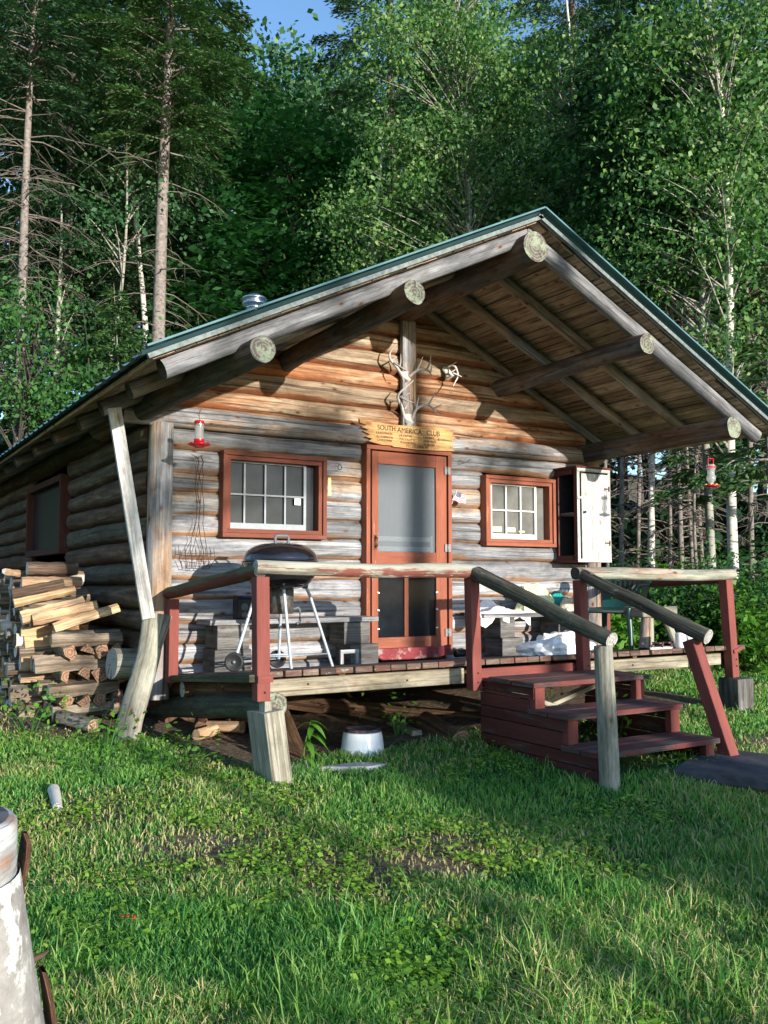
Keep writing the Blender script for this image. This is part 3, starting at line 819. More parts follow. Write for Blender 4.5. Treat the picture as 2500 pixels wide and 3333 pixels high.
# ---------------------------------------------------------------- porch
def dz(y): return .848 + .094 * (-y)
porch = thing('porch', 'plank porch deck with red posts and log rails in front of the cabin', 'porch', (4.8, -.9, .9))
dk = MB(); x = 2.475; k = 0
while x < 7.2:
    w = RNG.uniform(.125, .15); y0 = -1.86 + RNG.uniform(-.015, .012)
    zc = (dz(y0) + dz(-.1)) / 2 - .021
    dk.beam((x + w / 2, y0, dz(y0) - .021), (x + w / 2, -.09, dz(-.09) - .021), w - .010, .042, mi=0); x += w
dk.build('deck_boards', 'deck_wood', porch, bevel=.006)
b = MB(); b.box((3.31, -1.80, .905), (1.61, .045, .115)); b.build('front_beam', 'beam_pale', porch, bevel=.006)
b = MB(); b.box((6.20, -1.80, .900), (1.70, .045, .105)); b.build('front_beam', 'beam_pale', porch, bevel=.006)
b = MB(); b.box((4.75, -1.79, .885), (1.12, .04, .125)); b.build('fascia_board', 'red_paint', porch, bevel=.004)
b = MB(); b.beam((2.385, -1.92, .990), (2.42, .0, .815), .11, .05); b.build('edge_board', 'mossy_wood', porch, bevel=.006)
b = MB()
for xx in (3.1, 4.0, 5.0, 6.0, 6.9): b.beam((xx, -1.76, .93), (xx, -.12, .78), .05, .09)
b.log((2.5, -.95, .80), (7.2, -.95, .80), .07, .07, 10)
b.build('joists', 'under_wood', porch)
def post(p0, p1, w=.088, mat='red_paint', d=None, name='post'):
    q = MB(); q.beam(p0, p1, w, d or w, up=(0, 1, 0)); return q.build(name, mat, porch, bevel=.005)
post((2.420, -1.905, .842), (2.410, -1.895, 1.645), .092)
b = MB(); b.box((2.425, -1.957, .985), (.105, .012, .045)); b.build('trim_strip', 'red_paint', porch)
post((2.385, -.20, .80), (2.385, -.20, 1.47), .080, d=.09)
post((4.170, -1.875, .80), (4.150, -1.875, 1.640), .085)
post((5.285, -1.875, .86), (5.255, -1.875, 1.625), .085)
post((7.135, -1.875, .735), (7.075, -1.875, 1.63), .092)
b = MB(); b.box((7.150, -1.928, .985), (.11, .014, .035), (0, -.3, 0)); b.build('trim_strip', 'red_paint', porch)
post((7.32, -.10, .70), (7.30, -.10, 1.55), .085)
def rail(p0, p1, r, mat, name='rail', ci='end_grey', bend=.02, r1=None):
    q = MB(); q.log(p0, p1, r, r1, 18, .10, ci=1, bend=bend, seg=22); return q.build(name, [mat, ci], porch)
rail((2.385, -1.895, 1.708), (4.165, -1.885, 1.690), .046, 'rail_wood', r1=.054)
rail((5.195, -1.885, 1.672), (7.165, -1.885, 1.678), .053, 'rail_pale', ci='end_dark')
rail((2.420, -1.87, 1.690), (2.37, -.12, 1.515), .050, 'rail_mossy', ci='end_dark', bend=.01)
rail((7.12, -1.86, 1.645), (7.30, -.06, 1.560), .045, 'red_dark', ci='end_dark', bend=.01)
rail((4.150, -1.93, 1.680), (4.225, -3.24, 1.240), .058, 'dark_log', 'hand_rail', 'end_grey', .015, .052)
rail((5.250, -1.93, 1.665), (5.405, -3.02, 1.215), .050, 'dark_log', 'hand_rail', 'end_grey', .015, .056)
q = MB(); q.log((4.225, -3.20, .28), (4.195, -3.19, 1.21), .064, .057, 16, .08); q.build('stair_post', ['bare_log'], porch)
q = MB(); q.beam((5.47, -3.16, .28), (5.40, -2.87, 1.19), .092, .10, up=(0, 1, 0)); q.build('stair_post', 'red_paint', porch, bevel=.006)
for (x, y, z) in ((5.292, -1.922, .93), (5.295, -1.922, .885), (4.172, -1.922, .93), (4.172, -1.922, .86), (2.425, -1.956, .90), (7.14, -1.926, .84), (7.135, -1.926, .90), (2.8, -1.827, .92), (3.6, -1.827, .90), (5.9, -1.827, .90), (6.8, -1.827, .90)):
    q = MB(); q.lathe((x, y, z), [(0, -.006), (.006, -.005), (.008, 0)], 8, 'Y'); q.build('bolt_head', 'iron_rust', porch)
# log work below the left edge of the deck
q = MB(); q.log((2.535, -1.87, .800), (2.50, .95, .47), .088, .095, 16, .12, ci=1); q.build('sill_log', ['green_log', 'end_lichen'], porch)
q = MB(); q.log((2.40, -.42, .765), (3.4, -.42, .775), .060, .06, 12, .1, ci=1); q.build('cross_log', ['under_wood', 'end_grey'], porch)
q = MB(); q.log((2.47, .28, .70), (2.62, -1.7, .895), .06, .06, 12, .1, ci=1); q.build('cross_log', ['under_wood', 'end_grey'], porch)
q = MB(); q.beam((2.44, -1.93, .845), (2.44, -1.93, .775), .05, .09, up=(0, 1, 0)); q.build('shim', 'timber_pale', porch)

# footings
def single(mb, name, mats, label, cat, group=None, **kw):
    return tag(mb.build(name, mats, **kw), label, cat, group)
q = MB(); q.beam((2.515, -1.93, .24), (2.450, -1.90, .780), .140, .29, up=(0, 1, 0))
single(q, 'footing_block', 'timber_pale', 'pale squared timber block tilted under the front left porch corner', 'footing', 'footing blocks under the porch', bevel=.006)
q = MB(); q.beam((7.20, -1.86, .34), (7.20, -1.86, .722), .22, .22, up=(0, 1, 0))
single(q, 'footing_block', 'block_wood', 'grey squared timber block under the front right porch corner', 'footing', 'footing blocks under the porch', bevel=.006)

# ---------------------------------------------------------------- steps
st = thing('wooden_steps', 'red painted wooden steps with three open treads leading to the porch', 'steps', (4.8, -2.5, .36))
X0, X1 = 4.25, 5.36
tr = ((.905, -1.97, -2.49), (.722, -2.40, -2.82), (.518, -2.74, -3.12))
for z, yb, yf in tr:
    for (a, b_) in ((yb, (yb + yf) / 2 + .004), ((yb + yf) / 2 - .004, yf)):
        q = MB(); q.box(((X0 + X1) / 2, (a + b_) / 2, z - .018), (X1 - X0 + .04 + RNG.uniform(-.01, .01), abs(a - b_) - .008, .036)); q.build('tread', 'red_worn', st, bevel=.004)
for xs, nm in ((X0 + .02, 'side'), (X1 - .02, 'side')):
    q = MB()
    for (z0, z1, yf) in ((.812, .867, -2.45), (.782, .809, -2.45), (.686, .779, -2.395), (.602, .683, -2.78), (.482, .599, -2.735), (.402, .479, -3.08), (.28, .399, -3.08)):
        q.box((xs, (-1.84 + yf) / 2, (z0 + z1) / 2), (.036, abs(yf + 1.84), z1 - z0 - .004))
    q.build('side_boards', 'red_dark', st, bevel=.003)
for xs in (X0 + .055, X1 - .055):
    for (z0, z1, yf) in ((.70, .868, -2.46), (.52, .685, -2.79), (.30, .481, -3.09)):
        q = MB(); q.box((xs, yf + .03, (z0 + z1) / 2), (.09, .06, z1 - z0)); q.build('riser_block', 'red_dark' if z0 < .4 else 'red_paint', st, bevel=.004)
q = MB(); q.beam((4.35, -2.0, .55), (5.25, -2.05, .80), .08, .03); q.beam((4.35, -2.05, .80), (5.25, -2.0, .52), .08, .03); q.build('brace', 'timber_pale', st)

# ---------------------------------------------------------------- benches
def bench(x0, x1, yf, yb, seatz, label, legs, seatmat='plank_grey'):
    t = thing('porch_bench', label, 'bench', ((x0 + x1) / 2, (yf + yb) / 2, dz((yf + yb) / 2)), 'benches on the porch')
    q = MB(); q.box(((x0 + x1) / 2, (yf + yb) / 2, seatz - .02), (x1 - x0, abs(yb - yf) + .02, .04)); q.build('seat', seatmat, t, bevel=.004)
    for (a0, a1, c0, c1) in legs:
        zf = dz(yf); zm = zf + (seatz - .04 - zf) * .47
        q = MB()
        for (s0, s1, z0, z1) in ((c0, c1, zf - .01, zm - .002), (a0, a1, zm, seatz - .041)):
            q.box(((s0 + s1) / 2, (yf + yb) / 2, (z0 + z1) / 2), (s1 - s0, abs(yb - yf) - .02, z1 - z0), grain=0)
        q.build('leg_block', 'block_wood', t, bevel=.008)
    return t
bench(2.62, 4.20, -.42, -.12, 1.300, 'grey plank bench on timber blocks behind the kettle grill', ((2.69, 2.97, 2.67, 2.99), (3.86, 4.12, 3.92, 4.21)))
bench(5.38, 6.68, -.42, -.12, 1.300, 'grey plank bench right of the door holding bags and a white cloth', ((5.60, 5.78, 5.62, 5.88), (6.35, 6.55, 6.32, 6.58)))
q = MB(); q.log((3.05, -.5, .93), (3.6, -.55, .93), .03, .03, 8)
# small wooden crate rail seen between the grill legs
q = MB(); q.box((3.83, -.55, 1.015), (.18, .03, .03)); q.box((3.905, -.55, .955), (.03, .03, .09)); q.box((3.755, -.55, .955), (.03, .03, .09))
single(q, 'wood_bracket', 'plank_grey', 'small pale wooden bracket standing behind the right grill leg', 'bracket')

# ---------------------------------------------------------------- radio
t = thing('radio', 'small black radio with blue top on the bench behind the grill', 'radio', (2.98, -.27, 1.30))
MB().box((2.98, -.27, 1.385), (.17, .12, .17)).build('case', 'black_plastic', t, bevel=.012)
q = MB(); q.lathe((2.955, -.335, 1.40), [(0, 0), (.032, -.002), (.034, .004), (.028, .008)], 16, 'Y'); q.lathe((2.955, -.335, 1.335), [(0, 0), (.024, -.002), (.026, .004)], 16, 'Y'); q.build('speaker', 'handle_grey', t)
MB().box((3.0, -.27, 1.482), (.13, .11, .022)).build('top_panel', 'navy', t, bevel=.008)

# ---------------------------------------------------------------- kettle grill
gx, gy = 2.99, -.95
t = thing('kettle_grill', 'black kettle barbecue grill on pale metal legs with two wheels', 'grill', (gx, gy, .93))
Rb = .292; zc = 1.765
prof = [(Rb * math.cos(a) ** .55 if a < 1.57 else 0, zc - .012 - .200 * math.sin(a)) for a in np.linspace(0, 1.5707, 14)]
q = MB(); q.lathe((gx, gy, 0), [(Rb - .012, zc - .004), (Rb + .006, zc + .002), (Rb + .006, zc - .012)] + prof[1:], 40); q.build('bowl', 'black_enamel', t)
prof = [(0 if a > 1.56 else Rb * math.cos(a) ** .72, zc + .010 + .140 * math.sin(a)) for a in np.linspace(0, 1.5707, 14)]
q = MB(); q.lathe((gx, gy, 0), [(Rb + .010, zc + .003)] + prof, 40); lid = q.build('lid', 'black_enamel', t)
q = MB(); zz = zc + .145
q.tube([(gx - .05, gy - .02, zz - .01), (gx - .055, gy - .02, zz + .04), (gx - .045, gy - .02, zz + .060), (gx + .045, gy - .03, zz + .060), (gx + .055, gy - .03, zz + .04), (gx + .05, gy - .03, zz - .01)], .012, 10)
q.build('lid_handle', 'handle_grey', lid)
q = MB(); q.box((gx - Rb - .02, gy - .05, zc - .045), (.06, .09, .025)); q.build('side_handle', 'handle_grey', t, bevel=.008)
q = MB(); q.lathe((gx + .01, gy, 0), [(.0, 1.56), (.095, 1.56), (.098, 1.555), (.098, 1.375), (.09, 1.365), (0, 1.365)], 24); q.build('ash_catcher', 'ash_metal', t)
q = MB(); q.tube([(gx + .10, gy - .03, 1.40), (gx + .135, gy - .05, 1.41), (gx + .15, gy - .05, 1.39), (gx + .148, gy - .05, 1.30), (gx + .12, gy - .05, 1.285)], .012, 8); q.build('vent_handle', 'handle_grey', t)
legs = (((2.80, -1.0, 1.60), (2.60, -1.00, 1.02)), ((3.08, -.80, 1.60), (3.10, -.70, .985)), ((2.945, -1.10, 1.585), (3.01, -1.12, dz(-1.12))), ((3.20, -.96, 1.59), (3.455, -.95, dz(-.95))))
for i, (a, c) in enumerate(legs):
    a, c = Vector(a), Vector(c); m1 = a.lerp(c, .12) + Vector(((a.x - gx) * .06, (a.y - gy) * .1, -.005))
    q = MB(); q.tube([a, m1, c], .0125, 12); lg = q.build('leg', 'leg_alu', t)
    q = MB(); q.lathe(tuple(a + Vector((0, 0, -.02))), [(0, -.015), (.02, -.012), (.027, .01), (.027, .04), (0, .045)], 14); q.build('leg_socket', 'handle_grey', lg)
for (c, yy) in (((2.585, -1.03, 1.018), 0), ((3.105, -.66, .990), 0)):
    q = MB(); M = Matrix.Rotation(R(-28), 3, 'Z')
    q.lathe(c, [(.0, -.012), (.048, -.014), (.052, -.02), (.064, -.022), (.071, -.012), (.071, .012), (.064, .022), (.052, .02), (.048, .014), (0, .012)], 28, 'Y', M=M); wh = q.build('wheel', 'tyre', t)
    q = MB(); q.lathe(c, [(0, -.030), (.012, -.028), (.014, -.012)], 12, 'Y', M=M); q.build('hub', 'steel', wh)
q = MB(); q.tube([(2.585, -1.03, 1.018), (3.105, -.66, .990)], .006, 8); q.tube([(2.998, -1.12, 1.05), (3.415, -.95, 1.04), (3.10, -.70, 1.03), (2.64, -1.0, 1.05), (2.998, -1.12, 1.05)], .007, 8); q.build('axle', 'leg_alu', t)

# ---------------------------------------------------------------- wall cupboard
t = thing('wall_cupboard', 'tall wooden cupboard with open dark side hung beside the right window', 'cupboard', (6.92, -.19, 1.81))
cx0, cx1, cz0, cz1, yf = 6.655, 7.135, 1.815, 2.805, -.375
q = MB()
q.box(((cx0 + cx1) / 2, yf / 2, cz1 + .012), (cx1 - cx0 + .04, abs(yf) + .04, .024)); q.box(((cx0 + cx1) / 2, yf / 2, cz0 + .01), (cx1 - cx0, abs(yf), .02))
q.box((cx1 - .01, yf / 2, (cz0 + cz1) / 2 + .01), (.02, abs(yf) - .004, cz1 - cz0 - .02)); q.box(((cx0 + cx1) / 2 - .01, -.085, (cz0 + cz1) / 2 + .01), (cx1 - cx0 - .02, .02, cz1 - cz0 - .02))
q.box((cx0 + .012, -.04, (cz0 + cz1) / 2 + .01), (.024, .04, cz1 - cz0 - .02)); q.box((cx0 + .012, yf + .022, (cz0 + cz1) / 2 + .01), (.024, .04, cz1 - cz0 - .02))
q.box((cx0 + .012, yf / 2, cz1 - .03), (.022, abs(yf) - .12, .06)); q.box((cx0 + .012, yf / 2, cz0 + .045), (.022, abs(yf) - .12, .05))
q.build('case', 'red_dark', t, bevel=.003)
q = MB(); q.box(((cx0 + cx1) / 2, -.099, 2.31), (cx1 - cx0 - .05, .006, .92)); q.box((cx1 - .024, yf / 2 - .04, 2.31), (.006, .25, .92)); q.box(((cx0 + cx1) / 2, yf + .006, 2.31), (cx1 - cx0 - .09, .006, .92)); q.build('shade_lining', 'tar_paper_and_shade', t)  # black sheets stand in for the shade inside the open cupboard
q = MB(); q.box(((cx0 + cx1) / 2, yf / 2, 2.325), (cx1 - cx0 - .05, abs(yf) - .08, .03)); q.build('shelf', 'plank_grey', t)
q = MB(); w = (cx1 - cx0 - .07) / 5
for i in range(5): q.box((cx0 + .055 + w * (i + .5), yf - .010, 2.30), (w - .003, .018, .90))
dr = q.build('door', 'white_plank', t)
q = MB(); frame(q, cx0, cx1, cz0, cz1, .034, yf - .002, yf - .016); q.build('front_frame', 'white_plank', t, bevel=.002)
q = MB(); q.box((cx0 + .02, yf - .026, 2.49), (.07, .016, .02)); q.build('latch', 'white_plank', dr)
q = MB(); q.lathe((cx0 + .085, yf - .02, 2.34), [(0, -.03), (.012, -.028), (.014, -.018), (.006, -.01), (.006, 0)], 10, 'Y'); q.build('knob', 'black_plastic', dr)
for z in (2.60, 2.02):
    q = MB(); q.box((cx1 - .03, yf - .024, z), (.014, .006, .055)); q.box((cx1 - .065, yf - .023, z), (.06, .005, .014)); q.build('hinge', 'iron_rust', dr)
q = MB(); q.box((6.88, -.20, 1.955), (.09, .16, .012), (.5, .5, .3)); q.box((6.82, -.25, 1.885), (.12, .12, .01), (-.4, .3, .1)); q.box((6.95, -.22, 1.95), (.06, .03, .24), (.0, -.5, .2))
single(q, 'split_kindling', 'plank_grey', 'loose grey wood scraps lying inside the open cupboard', 'kindling')

# ---------------------------------------------------------------- sign
t = thing('club_sign', 'jagged orange wood sign lettered South America Club above the screen door', 'sign', (4.72, -.12, 2.88))
ol = [(4.160, 3.130), (4.30, 3.112), (4.55, 3.105), (4.72, 3.108), (4.95, 3.118), (5.06, 3.125), (5.20, 3.122), (5.195, 3.095), (5.245, 3.085), (5.215, 3.065), (5.265, 3.045), (5.22, 3.02), (5.26, 2.995), (5.205, 2.975), (5.245, 2.95),
      (5.19, 2.94), (5.255, 2.905), (5.05, 2.893), (4.80, 2.885), (4.60, 2.893), (4.53, 2.893), (4.52, 2.903), (4.40, 2.902), (4.255, 2.925), (4.30, 2.95), (4.222, 2.965), (4.27, 2.99), (4.195, 3.015), (4.262, 3.03), (4.182, 3.052), (4.235, 3.078), (4.165, 3.09)]
M = Matrix.Identity(3)
q = MB(); q.prism([(x - 4.72, z - 3.0) for x, z in ol], .028, M, (4.72, -.148, 3.0)); q.build('board', 'sign_wood', t)
ty = -.1495
text('SOUTH', .070, (4.352, ty, 3.042), 'lettering', 'sign_ink', t, width=.198)
text('AMERICA', .070, (4.575, ty, 3.036), 'lettering', 'sign_ink', t, width=.281)
text('CLUB', .070, (4.912, ty, 3.036), 'lettering', 'sign_ink', t, width=.155)
for s_, x, z, w_ in (('K.R.KOZENHOFA', 4.341, 3.004, .179), ('A.L.ROBINSON', 4.344, 2.968, .180), ('C.H.WOODMERE', 4.350, 2.936, .165), ('J.R.VEITSH', 4.597, 3.000, .144), ('P.A.COLLETTE', 4.600, 2.965, .175), ('W.H.HARTWELL', 4.608, 2.933, .185),
                 ('E.W.OBERTS', 4.875, 3.000, .125), ('B.H.INGALLS', 5.045, 2.995, .165), ('J.R.NOBLES', 4.878, 2.965, .145), ('P.L.BIXTER', 4.878, 2.934, .128), ('P.O. ORLEANS, VT', 4.675, 2.904, .255)):
    text(s_, .030, (x, ty, z), 'lettering', 'sign_ink', t, width=w_)

# ---------------------------------------------------------------- antlers
def antler_set(label, loc, beams, skull, mat='bone'):
    t = thing('antler_rack', label, 'antlers', loc, 'antlers on the gable wall')
    for pts, r0, r1 in beams:
        pts = [Vector(p) for p in pts]; out = []
        for i in range(len(pts) - 1):      # catmull rom
            p0, p1, p2, p3 = pts[max(i - 1, 0)], pts[i], pts[i + 1], pts[min(i + 2, len(pts) - 1)]
            for s_ in range(4):
                u = s_ / 4
                out.append(.5 * ((2 * p1) + (p2 - p0) * u + (2 * p0 - 5 * p1 + 4 * p2 - p3) * u * u + (3 * p1 - p0 - 3 * p2 + p3) * u ** 3))
        out.append(pts[-1]); n = len(out)
        q = MB(); q.tube(out, [r0 + (r1 - r0) * (i / (n - 1)) ** 1.3 for i in range(n)], 10, True, .15); q.build('antler' if len(pts) > 3 else 'tine', mat, t)
    if skull:
        q = MB(); c = Vector(skull)
        q.tube([c + Vector((-.045, .02, .045)), c + Vector((0, -.012, .02)), c + Vector((.005, -.03, -.02)), c + Vector((.012, .03, -.05))], [.022, .05, .045, .022], 12, True, .4); q.build('skull_plate', 'bone_white', t)
    return t
antler_set('upper grey deer antlers with skull plate on the king post', (4.70, -.09, 3.60), [
    ([(4.665, -.1, 3.600), (4.557, -.16, 3.669), (4.474, -.2, 3.708), (4.443, -.22, 3.75), (4.457, -.24, 3.804), (4.49, -.28, 3.857)], .016, .004),
    ([(4.474, -.2, 3.708), (4.54, -.15, 3.745), (4.60, -.1, 3.783)], .009, .003), ([(4.507, -.2, 3.691), (4.518, -.3, 3.629), (4.554, -.36, 3.589)], .011, .003),
    ([(4.599, -.16, 3.674), (4.582, -.2, 3.722), (4.557, -.24, 3.775)], .009, .003),
    ([(4.74, -.1, 3.600), (4.787, -.16, 3.654), (4.829, -.2, 3.666), (4.876, -.22, 3.66), (4.891, -.25, 3.627), (4.869, -.3, 3.574)], .015, .004),
    ([(4.789, -.17, 3.659), (4.803, -.2, 3.714), (4.825, -.22, 3.789)], .009, .003), ([(4.868, -.22, 3.666), (4.882, -.25, 3.721), (4.881, -.28, 3.802)], .010, .003),
    ([(4.891, -.25, 3.627), (4.892, -.265, 3.665), (4.892, -.28, 3.701)], .008, .003)], (4.695, -.10, 3.590))
antler_set('lower grey deer antlers with skull plate resting on the sign', (4.73, -.09, 3.15), [
    ([(4.690, -.1, 3.185), (4.615, -.16, 3.287), (4.534, -.22, 3.358), (4.531, -.28, 3.4), (4.565, -.33, 3.444), (4.612, -.38, 3.5)], .017, .004),
    ([(4.573, -.2, 3.369), (4.593, -.26, 3.375), (4.622, -.3, 3.396)], .009, .003), ([(4.581, -.2, 3.37), (4.597, -.28, 3.322), (4.637, -.34, 3.298)], .010, .003),
    ([(4.664, -.15, 3.272), (4.668, -.17, 3.30), (4.674, -.2, 3.329)], .008, .003),
    ([(4.775, -.1, 3.185), (4.781, -.14, 3.256), (4.807, -.18, 3.299), (4.875, -.22, 3.318), (4.917, -.26, 3.279), (4.929, -.28, 3.241), (4.963, -.3, 3.215)], .016, .004),
    ([(4.792, -.15, 3.284), (4.790, -.17, 3.33), (4.789, -.2, 3.388)], .009, .003), ([(4.884, -.22, 3.318), (4.909, -.26, 3.387), (4.937, -.28, 3.452)], .010, .003),
    ([(4.917, -.26, 3.283), (4.95, -.3, 3.297), (4.968, -.33, 3.32)], .009, .003)], (4.725, -.10, 3.175))
antler_set('small white deer antler pair on the logs right of the king post', (5.19, -.09, 3.70), [
    ([(5.200, -.08, 3.729), (5.185, -.16, 3.755), (5.205, -.22, 3.738), (5.214, -.25, 3.681), (5.211, -.26, 3.626), (5.172, -.27, 3.568), (5.142, -.28, 3.522)], .012, .004),
    ([(5.176, -.16, 3.746), (5.19, -.2, 3.76), (5.213, -.24, 3.779)], .008, .003), ([(5.165, -.2, 3.677), (5.185, -.22, 3.69), (5.208, -.24, 3.712)], .008, .003), ([(5.164, -.25, 3.66), (5.20, -.28, 3.64), (5.231, -.3, 3.621)], .008, .003)],
    (5.215, -.085, 3.70), 'bone_white')

# ---------------------------------------------------------------- small wall things
def feeder_a(x, y, z, label):
    t = thing('hummingbird_feeder', label, 'bird feeder', (x, y, z), 'hummingbird feeders hanging from the eaves')
    q = MB(); q.lathe((x, y, z), [(0, 0), (.03, .002), (.045, .012), (.085, .022), (.09, .030), (.045, .036), (.040, .055), (.0405, .07)], 28); b_ = q.build('base', 'red_gloss', t)
    for k in range(6):
        a = k * PI / 3 + .3; q = MB(); q.lathe((x + .075 * math.cos(a), y + .075 * math.sin(a), z + .028), [(.004, 0), (.010, .004), (.013, .012)], 8); q.build('port', 'red_gloss', b_)
    q = MB(); q.lathe((x, y, z + .066), [(.035, 0), (.036, .004), (.036, .125)], 24); q.build('bottle', 'clear_plastic', t)
    q = MB(); q.lathe((x, y, z + .190), [(.038, 0), (.040, .002), (.040, .020), (.034, .026), (0, .027)], 24); q.build('cap', 'red_gloss', t)
    return t
t = feeder_a(2.435, -.62, 2.66, 'red hummingbird feeder with straight clear tube hanging by the left corner post')
q = MB(); q.tube([(2.435, -.62, 2.877), (2.432, -.62, 2.93), (2.450, -.62, 2.98)], .002, 5); q.tube([(2.436, -.62, 2.91), (2.41, -.62, 2.94)], .002, 5); q.tube([(2.434, -.62, 2.925), (2.425, -.62, 3.0), (2.395, -.60, 3.10)], .0015, 5); q.build('wire', 'iron_rust', t)
x, y, z = 7.19, -1.655, 2.525
t = thing('hummingbird_feeder', 'hummingbird feeder with ribbed clear bottle hanging under the right roof end', 'bird feeder', (x, y, z), 'hummingbird feeders hanging from the eaves')
q = MB(); q.lathe((x, y, z), [(0, -.01), (.05, -.008), (.075, .0), (.078, .008), (.02, .020), (.02, .024)], 28); bs = q.build('base', 'red_gloss', t)
for k in range(5):
    a = k * 2 * PI / 5; q = MB(); q.lathe((x + .05 * math.cos(a), y + .05 * math.sin(a), z + .012), [(.0, .012), (.010, .008), (.012, 0)], 8); q.build('port', 'yellow_plastic', bs)
q = MB(); q.lathe((x, y, z + .02), [(.022, 0), (.024, .02), (.040, .035), (.043, .05), (.043, .075), (.034, .085), (.034, .135), (.043, .145), (.043, .175), (.036, .19), (0, .195)], 24); q.build('bottle', 'clear_plastic', t)
q = MB(); q.lathe((x, y, z + .175), [(.044, 0), (.048, .003), (.048, .012), (.044, .015)], 24); q.tube([(x - .038, y, z + .185), (x - .038, y, z + .26), (x - .03, y, z + .268), (x + .03, y, z + .268), (x + .038, y, z + .26), (x + .038, y, z + .185)], .004, 6); q.build('hanger', 'red_gloss', t)
q = MB(); q.tube([(x, y, z + .268), (x - .02, y, z + .33), (x - .01, y + .02, z + .42), (7.20, y + .04, 3.03)], .002, 5); q.build('wire', 'iron_rust', t)

t = thing('wire_basket', 'rusty bent wire hanging basket on the logs left of the window', 'basket', (2.62, -.10, 1.70))
q = MB()
for x0, x1, x2 in ((2.585, 2.60, 2.51), (2.60, 2.625, 2.56), (2.64, 2.625, 2.66), (2.645, 2.66, 2.71)):
    pts = [(x0, -.10, 2.67), (x0 + .012, -.12, 2.62), (x0 + .0, -.12, 2.58), (x1, -.11, 2.5), (x0 + .005, -.11, 2.4), (x1 + .01, -.11, 2.25), (x1, -.115, 2.1), ((x1 + x2) / 2, -.12, 1.95), (x2 + RNG.uniform(-.01, .01), -.12, 1.86), (x2 + .012, -.12, 1.72)]
    q.tube(pts, .0028, 5, wob=.0)
q.tube([(2.55, -.11, 2.68), (2.60, -.13, 2.655), (2.65, -.11, 2.68)], .0028, 5)
for z, a, c in ((1.85, 2.455, 2.775), (1.80, 2.465, 2.76), (1.725, 2.485, 2.725)):
    q.tube([(a, -.10, z), ((a + c) / 2, -.16, z - .004), (c, -.10, z)], .0028, 5); 
for k in range(8):
    xx = 2.455 + k * .044; q.tube([(xx, -.105 - .05 * math.sin(k / 7 * PI), 1.91 - .02 * (k % 2)), (xx + .01, -.115 - .05 * math.sin(k / 7 * PI), 1.80), (2.49 + k * .033, -.11 - .04 * math.sin(k / 7 * PI), 1.722)], .0024, 5)
q.build('wires', 'iron_rust', t)

q = MB(); q.box((3.852, -.135, 2.475), (.034, .012, .165)); o = q.build('thermometer', 'yellow_plastic', bevel=.005); tag(o, 'yellow outdoor thermometer on the right side of the left window frame', 'thermometer')
q = MB(); q.box((3.852, -.1425, 2.475), (.006, .002, .12)); q.build('glass_tube', 'paper', o)
q = MB(); q.tube([(3.98 + .020 * math.cos(a), -.095, 2.665 + .022 * math.sin(a)) for a in np.linspace(0, 6.283, 18)], .004, 6); q.tube([(3.96, -.08, 2.71), (3.975, -.095, 2.69), (3.995, -.08, 2.71)], .002, 5)
single(q, 'iron_ring', 'iron_rust', 'small dark iron ring on the wall between left window and door', 'ring')
def hook(pts, label):
    q = MB(); 
    for p in pts: q.tube(p, .0028, 5)
    single(q, 'wire_hook', 'iron_rust', label, 'hook', 'bent wire hooks in the wall')
hook([[(3.955, -.07, 2.93), (3.975, -.12, 2.87), (3.985, -.07, 2.86)], [(3.985, -.10, 2.865), (4.03, -.13, 2.93)]], 'V shaped bent wire hook left of the sign')
hook([[(5.36, -.07, 2.83), (5.40, -.12, 2.80), (5.45, -.14, 2.84)], [(5.40, -.10, 2.80), (5.37, -.07, 2.79)]], 'V shaped bent wire hook right of the sign')
hook([[(4.40, -.07, 3.92), (4.39, -.11, 3.86), (4.40, -.07, 3.82)]], 'small bent wire hook high on the gable left of the antlers')

# flag
t = thing('small_flag', 'small American stick flag pinned to the wall right of the door', 'flag', (5.27, -.12, 2.38))
q = MB(); q.tube([(5.235, -.10, 2.36), (5.27, -.145, 2.49), (5.275, -.15, 2.52)], .003, 6); q.build('stick', 'white_paint', t)
q = MB(); o0 = Vector((5.268, -.146, 2.505)); uu = Vector((.135, -.02, -.035)); vv = Vector((-.035, .018, -.095)); nb = 14
def fl(u, v): 
    p = o0 + uu * u + vv * v + Vector((0, .010 * math.sin(u * 8 + v * 2), .006 * math.sin(u * 9))); return tuple(p)
for i in range(nb):
    for j in range(13):
        u0, u1, v0, v1 = i / nb, (i + 1) / nb, j / 13, (j + 1) / 13
        mi = 2 if (u0 < .40 and j < 7) else (0 if j % 2 == 0 else 1)
        q.quad(fl(u0, v0), fl(u1, v0), fl(u1, v1), fl(u0, v1), mi=mi)
cl = q.build('cloth', ['flag_red', 'flag_white', 'navy'], t)
q = MB()
for i in range(6):
    for j in range(5):
        c = Vector(fl(.035 + .066 * i, .06 + .10 * j)) + Vector((0, -.0025, 0)); q.box(c, (.004, .001, .004), (0, .7, 0))
q.build('stars', 'flag_white', cl)

# ---------------------------------------------------------------- at the door: red sled, black pipe
q = MB(); out = [(4.26, .895), (4.32, .868), (4.6, .862), (4.95, .866), (5.04, .885), (5.085, .925), (5.09, .985), (5.02, .972), (4.26, .972)]
q.prism([(x - 4.7, z - .9) for x, z in out], .05, Matrix.Identity(3), (4.7, -.30, .93)); single(q, 'red_board', 'sled_red', 'faded red painted board with rounded corner leaning below the door', 'board', bevel=.012)
q = MB(); q.lathe((5.13, -.30, .925), [(0, 0), (.034, .001), (.036, .006), (.036, .12), (0, .121)], 20, 'X'); single(q, 'black_pipe', 'black_plastic', 'short black plastic pipe lying right of the red board', 'pipe')

